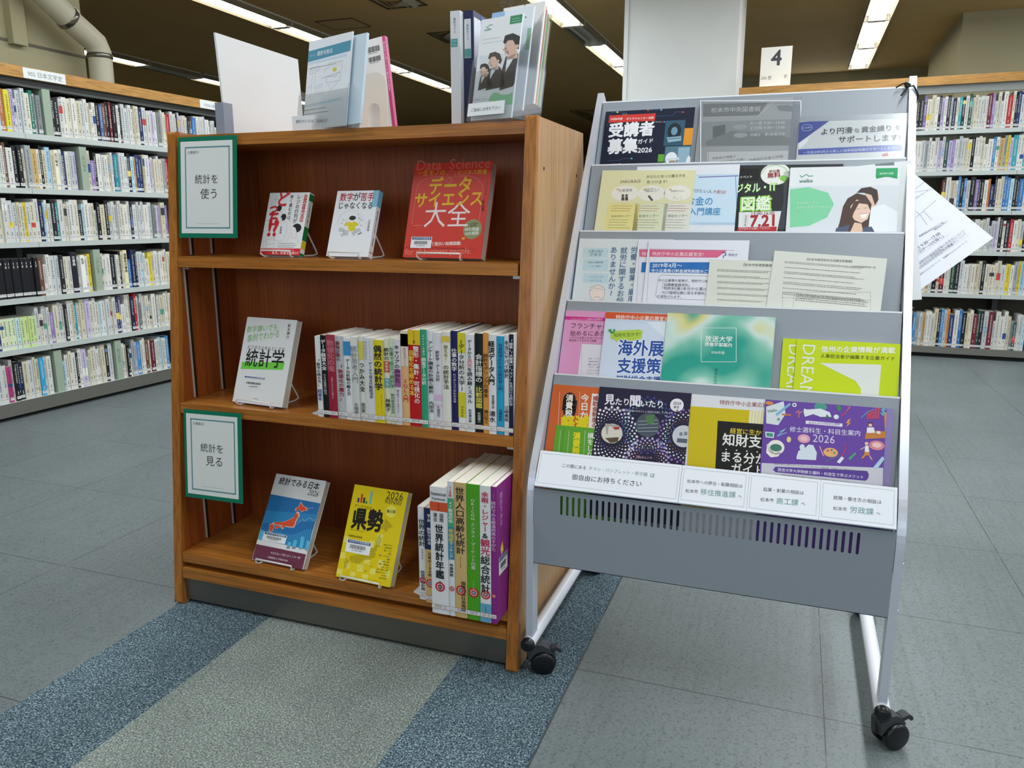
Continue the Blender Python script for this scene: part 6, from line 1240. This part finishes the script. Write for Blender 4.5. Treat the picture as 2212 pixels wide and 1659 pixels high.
pg.circle(1398, 820, 46, '#efece6', 4, 40); pg.circle(1398, 822, 32, '#3f7a6a', 5, 20); pg.poly([(1350, 800), (1345, 850), (1370, 875), (1410, 870), (1430, 840), (1390, 852)], '#efece6', 4); pg.circle(1550, 773, 34, '#e4a4b4', 4, 24); pg.circle(1550, 773, 20, '#efc4cc', 5, 13); pg.circle(1468, 778, 12, '#e8d28a', 4, 16)
pg.poly([(1510, 870), (1520, 840), (1560, 820), (1575, 805), (1600, 808), (1620, 850), (1615, 890), (1510, 885)], '#d9e4ee', 4); pg.circle(1540, 820, 14, '#d9e4ee', 5, 17); pg.line([(1635, 815), (1655, 865)], 1.8, '#e4a4b0', 4); pg.circle(1695, 848, 40, '#e8b078', 4, 25); [pg.circle(x, y, 6, c, 5) for x, y, c in ((1680, 838, '#c8405a'), (1700, 835, '#3f7a9a'), (1715, 850, '#4a9a5a'), (1685, 858, '#e2d04a'))]
pg.line([(1755, 870), (1780, 820), (1770, 800)], 1.6, '#c8485a', 4); pg.poly([(1728, 900), (1755, 868), (1768, 880), (1745, 908)], '#e9ecee', 4); pg.poly([(1790, 880), (1830, 845), (1832, 858), (1800, 890)], '#4aa87a', 4); pg.line([(1670, 895), (1735, 868)], 1.0, '#4a9a6a', 4)
pg.circle(1890, 800, 10, '#eac4a8', 5); pg.poly([(1882, 810), (1900, 812), (1905, 845), (1880, 845)], '#eceaf0', 4); pg.poly([(1878, 845), (1905, 845), (1908, 868), (1890, 862), (1868, 882), (1860, 878), (1878, 858)], '#d98a3a', 4); pg.line([(1882, 818), (1858, 832)], 1.3, '#eac4a8', 4); pg.line([(1902, 818), (1925, 800)], 1.3, '#eac4a8', 4); pg.line([(1905, 866), (1918, 885)], 1.6, '#eac4a8', 4)
pg.circle(1945, 810, 42, '#e08a94', 4, 26); pg.circle(1945, 808, 26, '#f0c8c8', 5, 14); pg.poly([(1925, 930), (1975, 870), (1990, 880), (1950, 935)], '#b4d4e8', 4); pg.poly([(1985, 640), (2005, 620), (2003, 740), (1990, 735)], '#d98a4a', 4)
done(mb, pg, 'booklet', 'purple university booklet covered in small drawings at the far end of the lowest tier', 'booklet')
# large white sheet hanging out behind the right side frame
pln = on(0, 0, -.066); cs_ = [at(x, y, NS, pln) for x, y in ((1976, 326), (2146, 514), (1972, 637))]
ex = (cs_[2]-cs_[1]).normalized()*-1   # lower edge, running up to the far corner
br = cs_[1]; ey = (cs_[0]-cs_[1]).normalized(); ey = (ey-ex*ey.dot(ex)).normalized()
w = .297; h = .29; o = br-ex*w+ey*h; mb = MB(); pg = sheet(mb, o, ex, ey, w, h, .0008, '#dfe2ee', 'R2')
pg.text('平日 9:30～17:00', 338, 305, 612, 118, '#44464c', .006); pg.text('祝 12/29～1/3を除く)', 345, 345, 640, 145, '#44464c', .006); pg.text('長野県松本市庄内三丁目', 400, 150, 640, 10, '#5f6168'); pg.text('電話 0263-27-0111', 552, 82, 680, -5, '#5f6168')
for a_, b_ in (((335, 470), (850, 100)), ((340, 505), (890, 130)), ((335, 370), (690, 120))): pg.line([a_, b_], .4, '#a9acb6')
pg.text('ハローワーク松本', 520, 350, 740, 225, '#5f6168', .004); pg.text('塩尻市ふるさとハローワーク', 398, 535, 605, 385, '#5f6168'); pg.text('安曇野市ふるさとハローワーク', 640, 365, 875, 195, '#5f6168')
for j in range(2): pg.text('雇用保険受給資格者証等の手続きについて', 345+j*20, 462+j*30, 850+j*20, 92+j*30, '#8b8e97')
pg.c = 'R'
for q in ([(350, 1240), (430, 1180), (480, 1150)], [(345, 1270), (520, 1240)], [(350, 1450), (410, 1500), (470, 1590)], [(440, 1460), (525, 1545)], [(350, 1530), (560, 1350)]): pg.line(q, 1.6, '#b4b7c2', 2)
pg.text('ハローワーク', 352, 1345, 490, 1260, '#5f6168')
tag(mb.build('printed_sheet', loc=(br+cs_[0])/2), 'large white printed sheet sticking out askew behind the side frame of the leaflet rack', 'paper sheet')
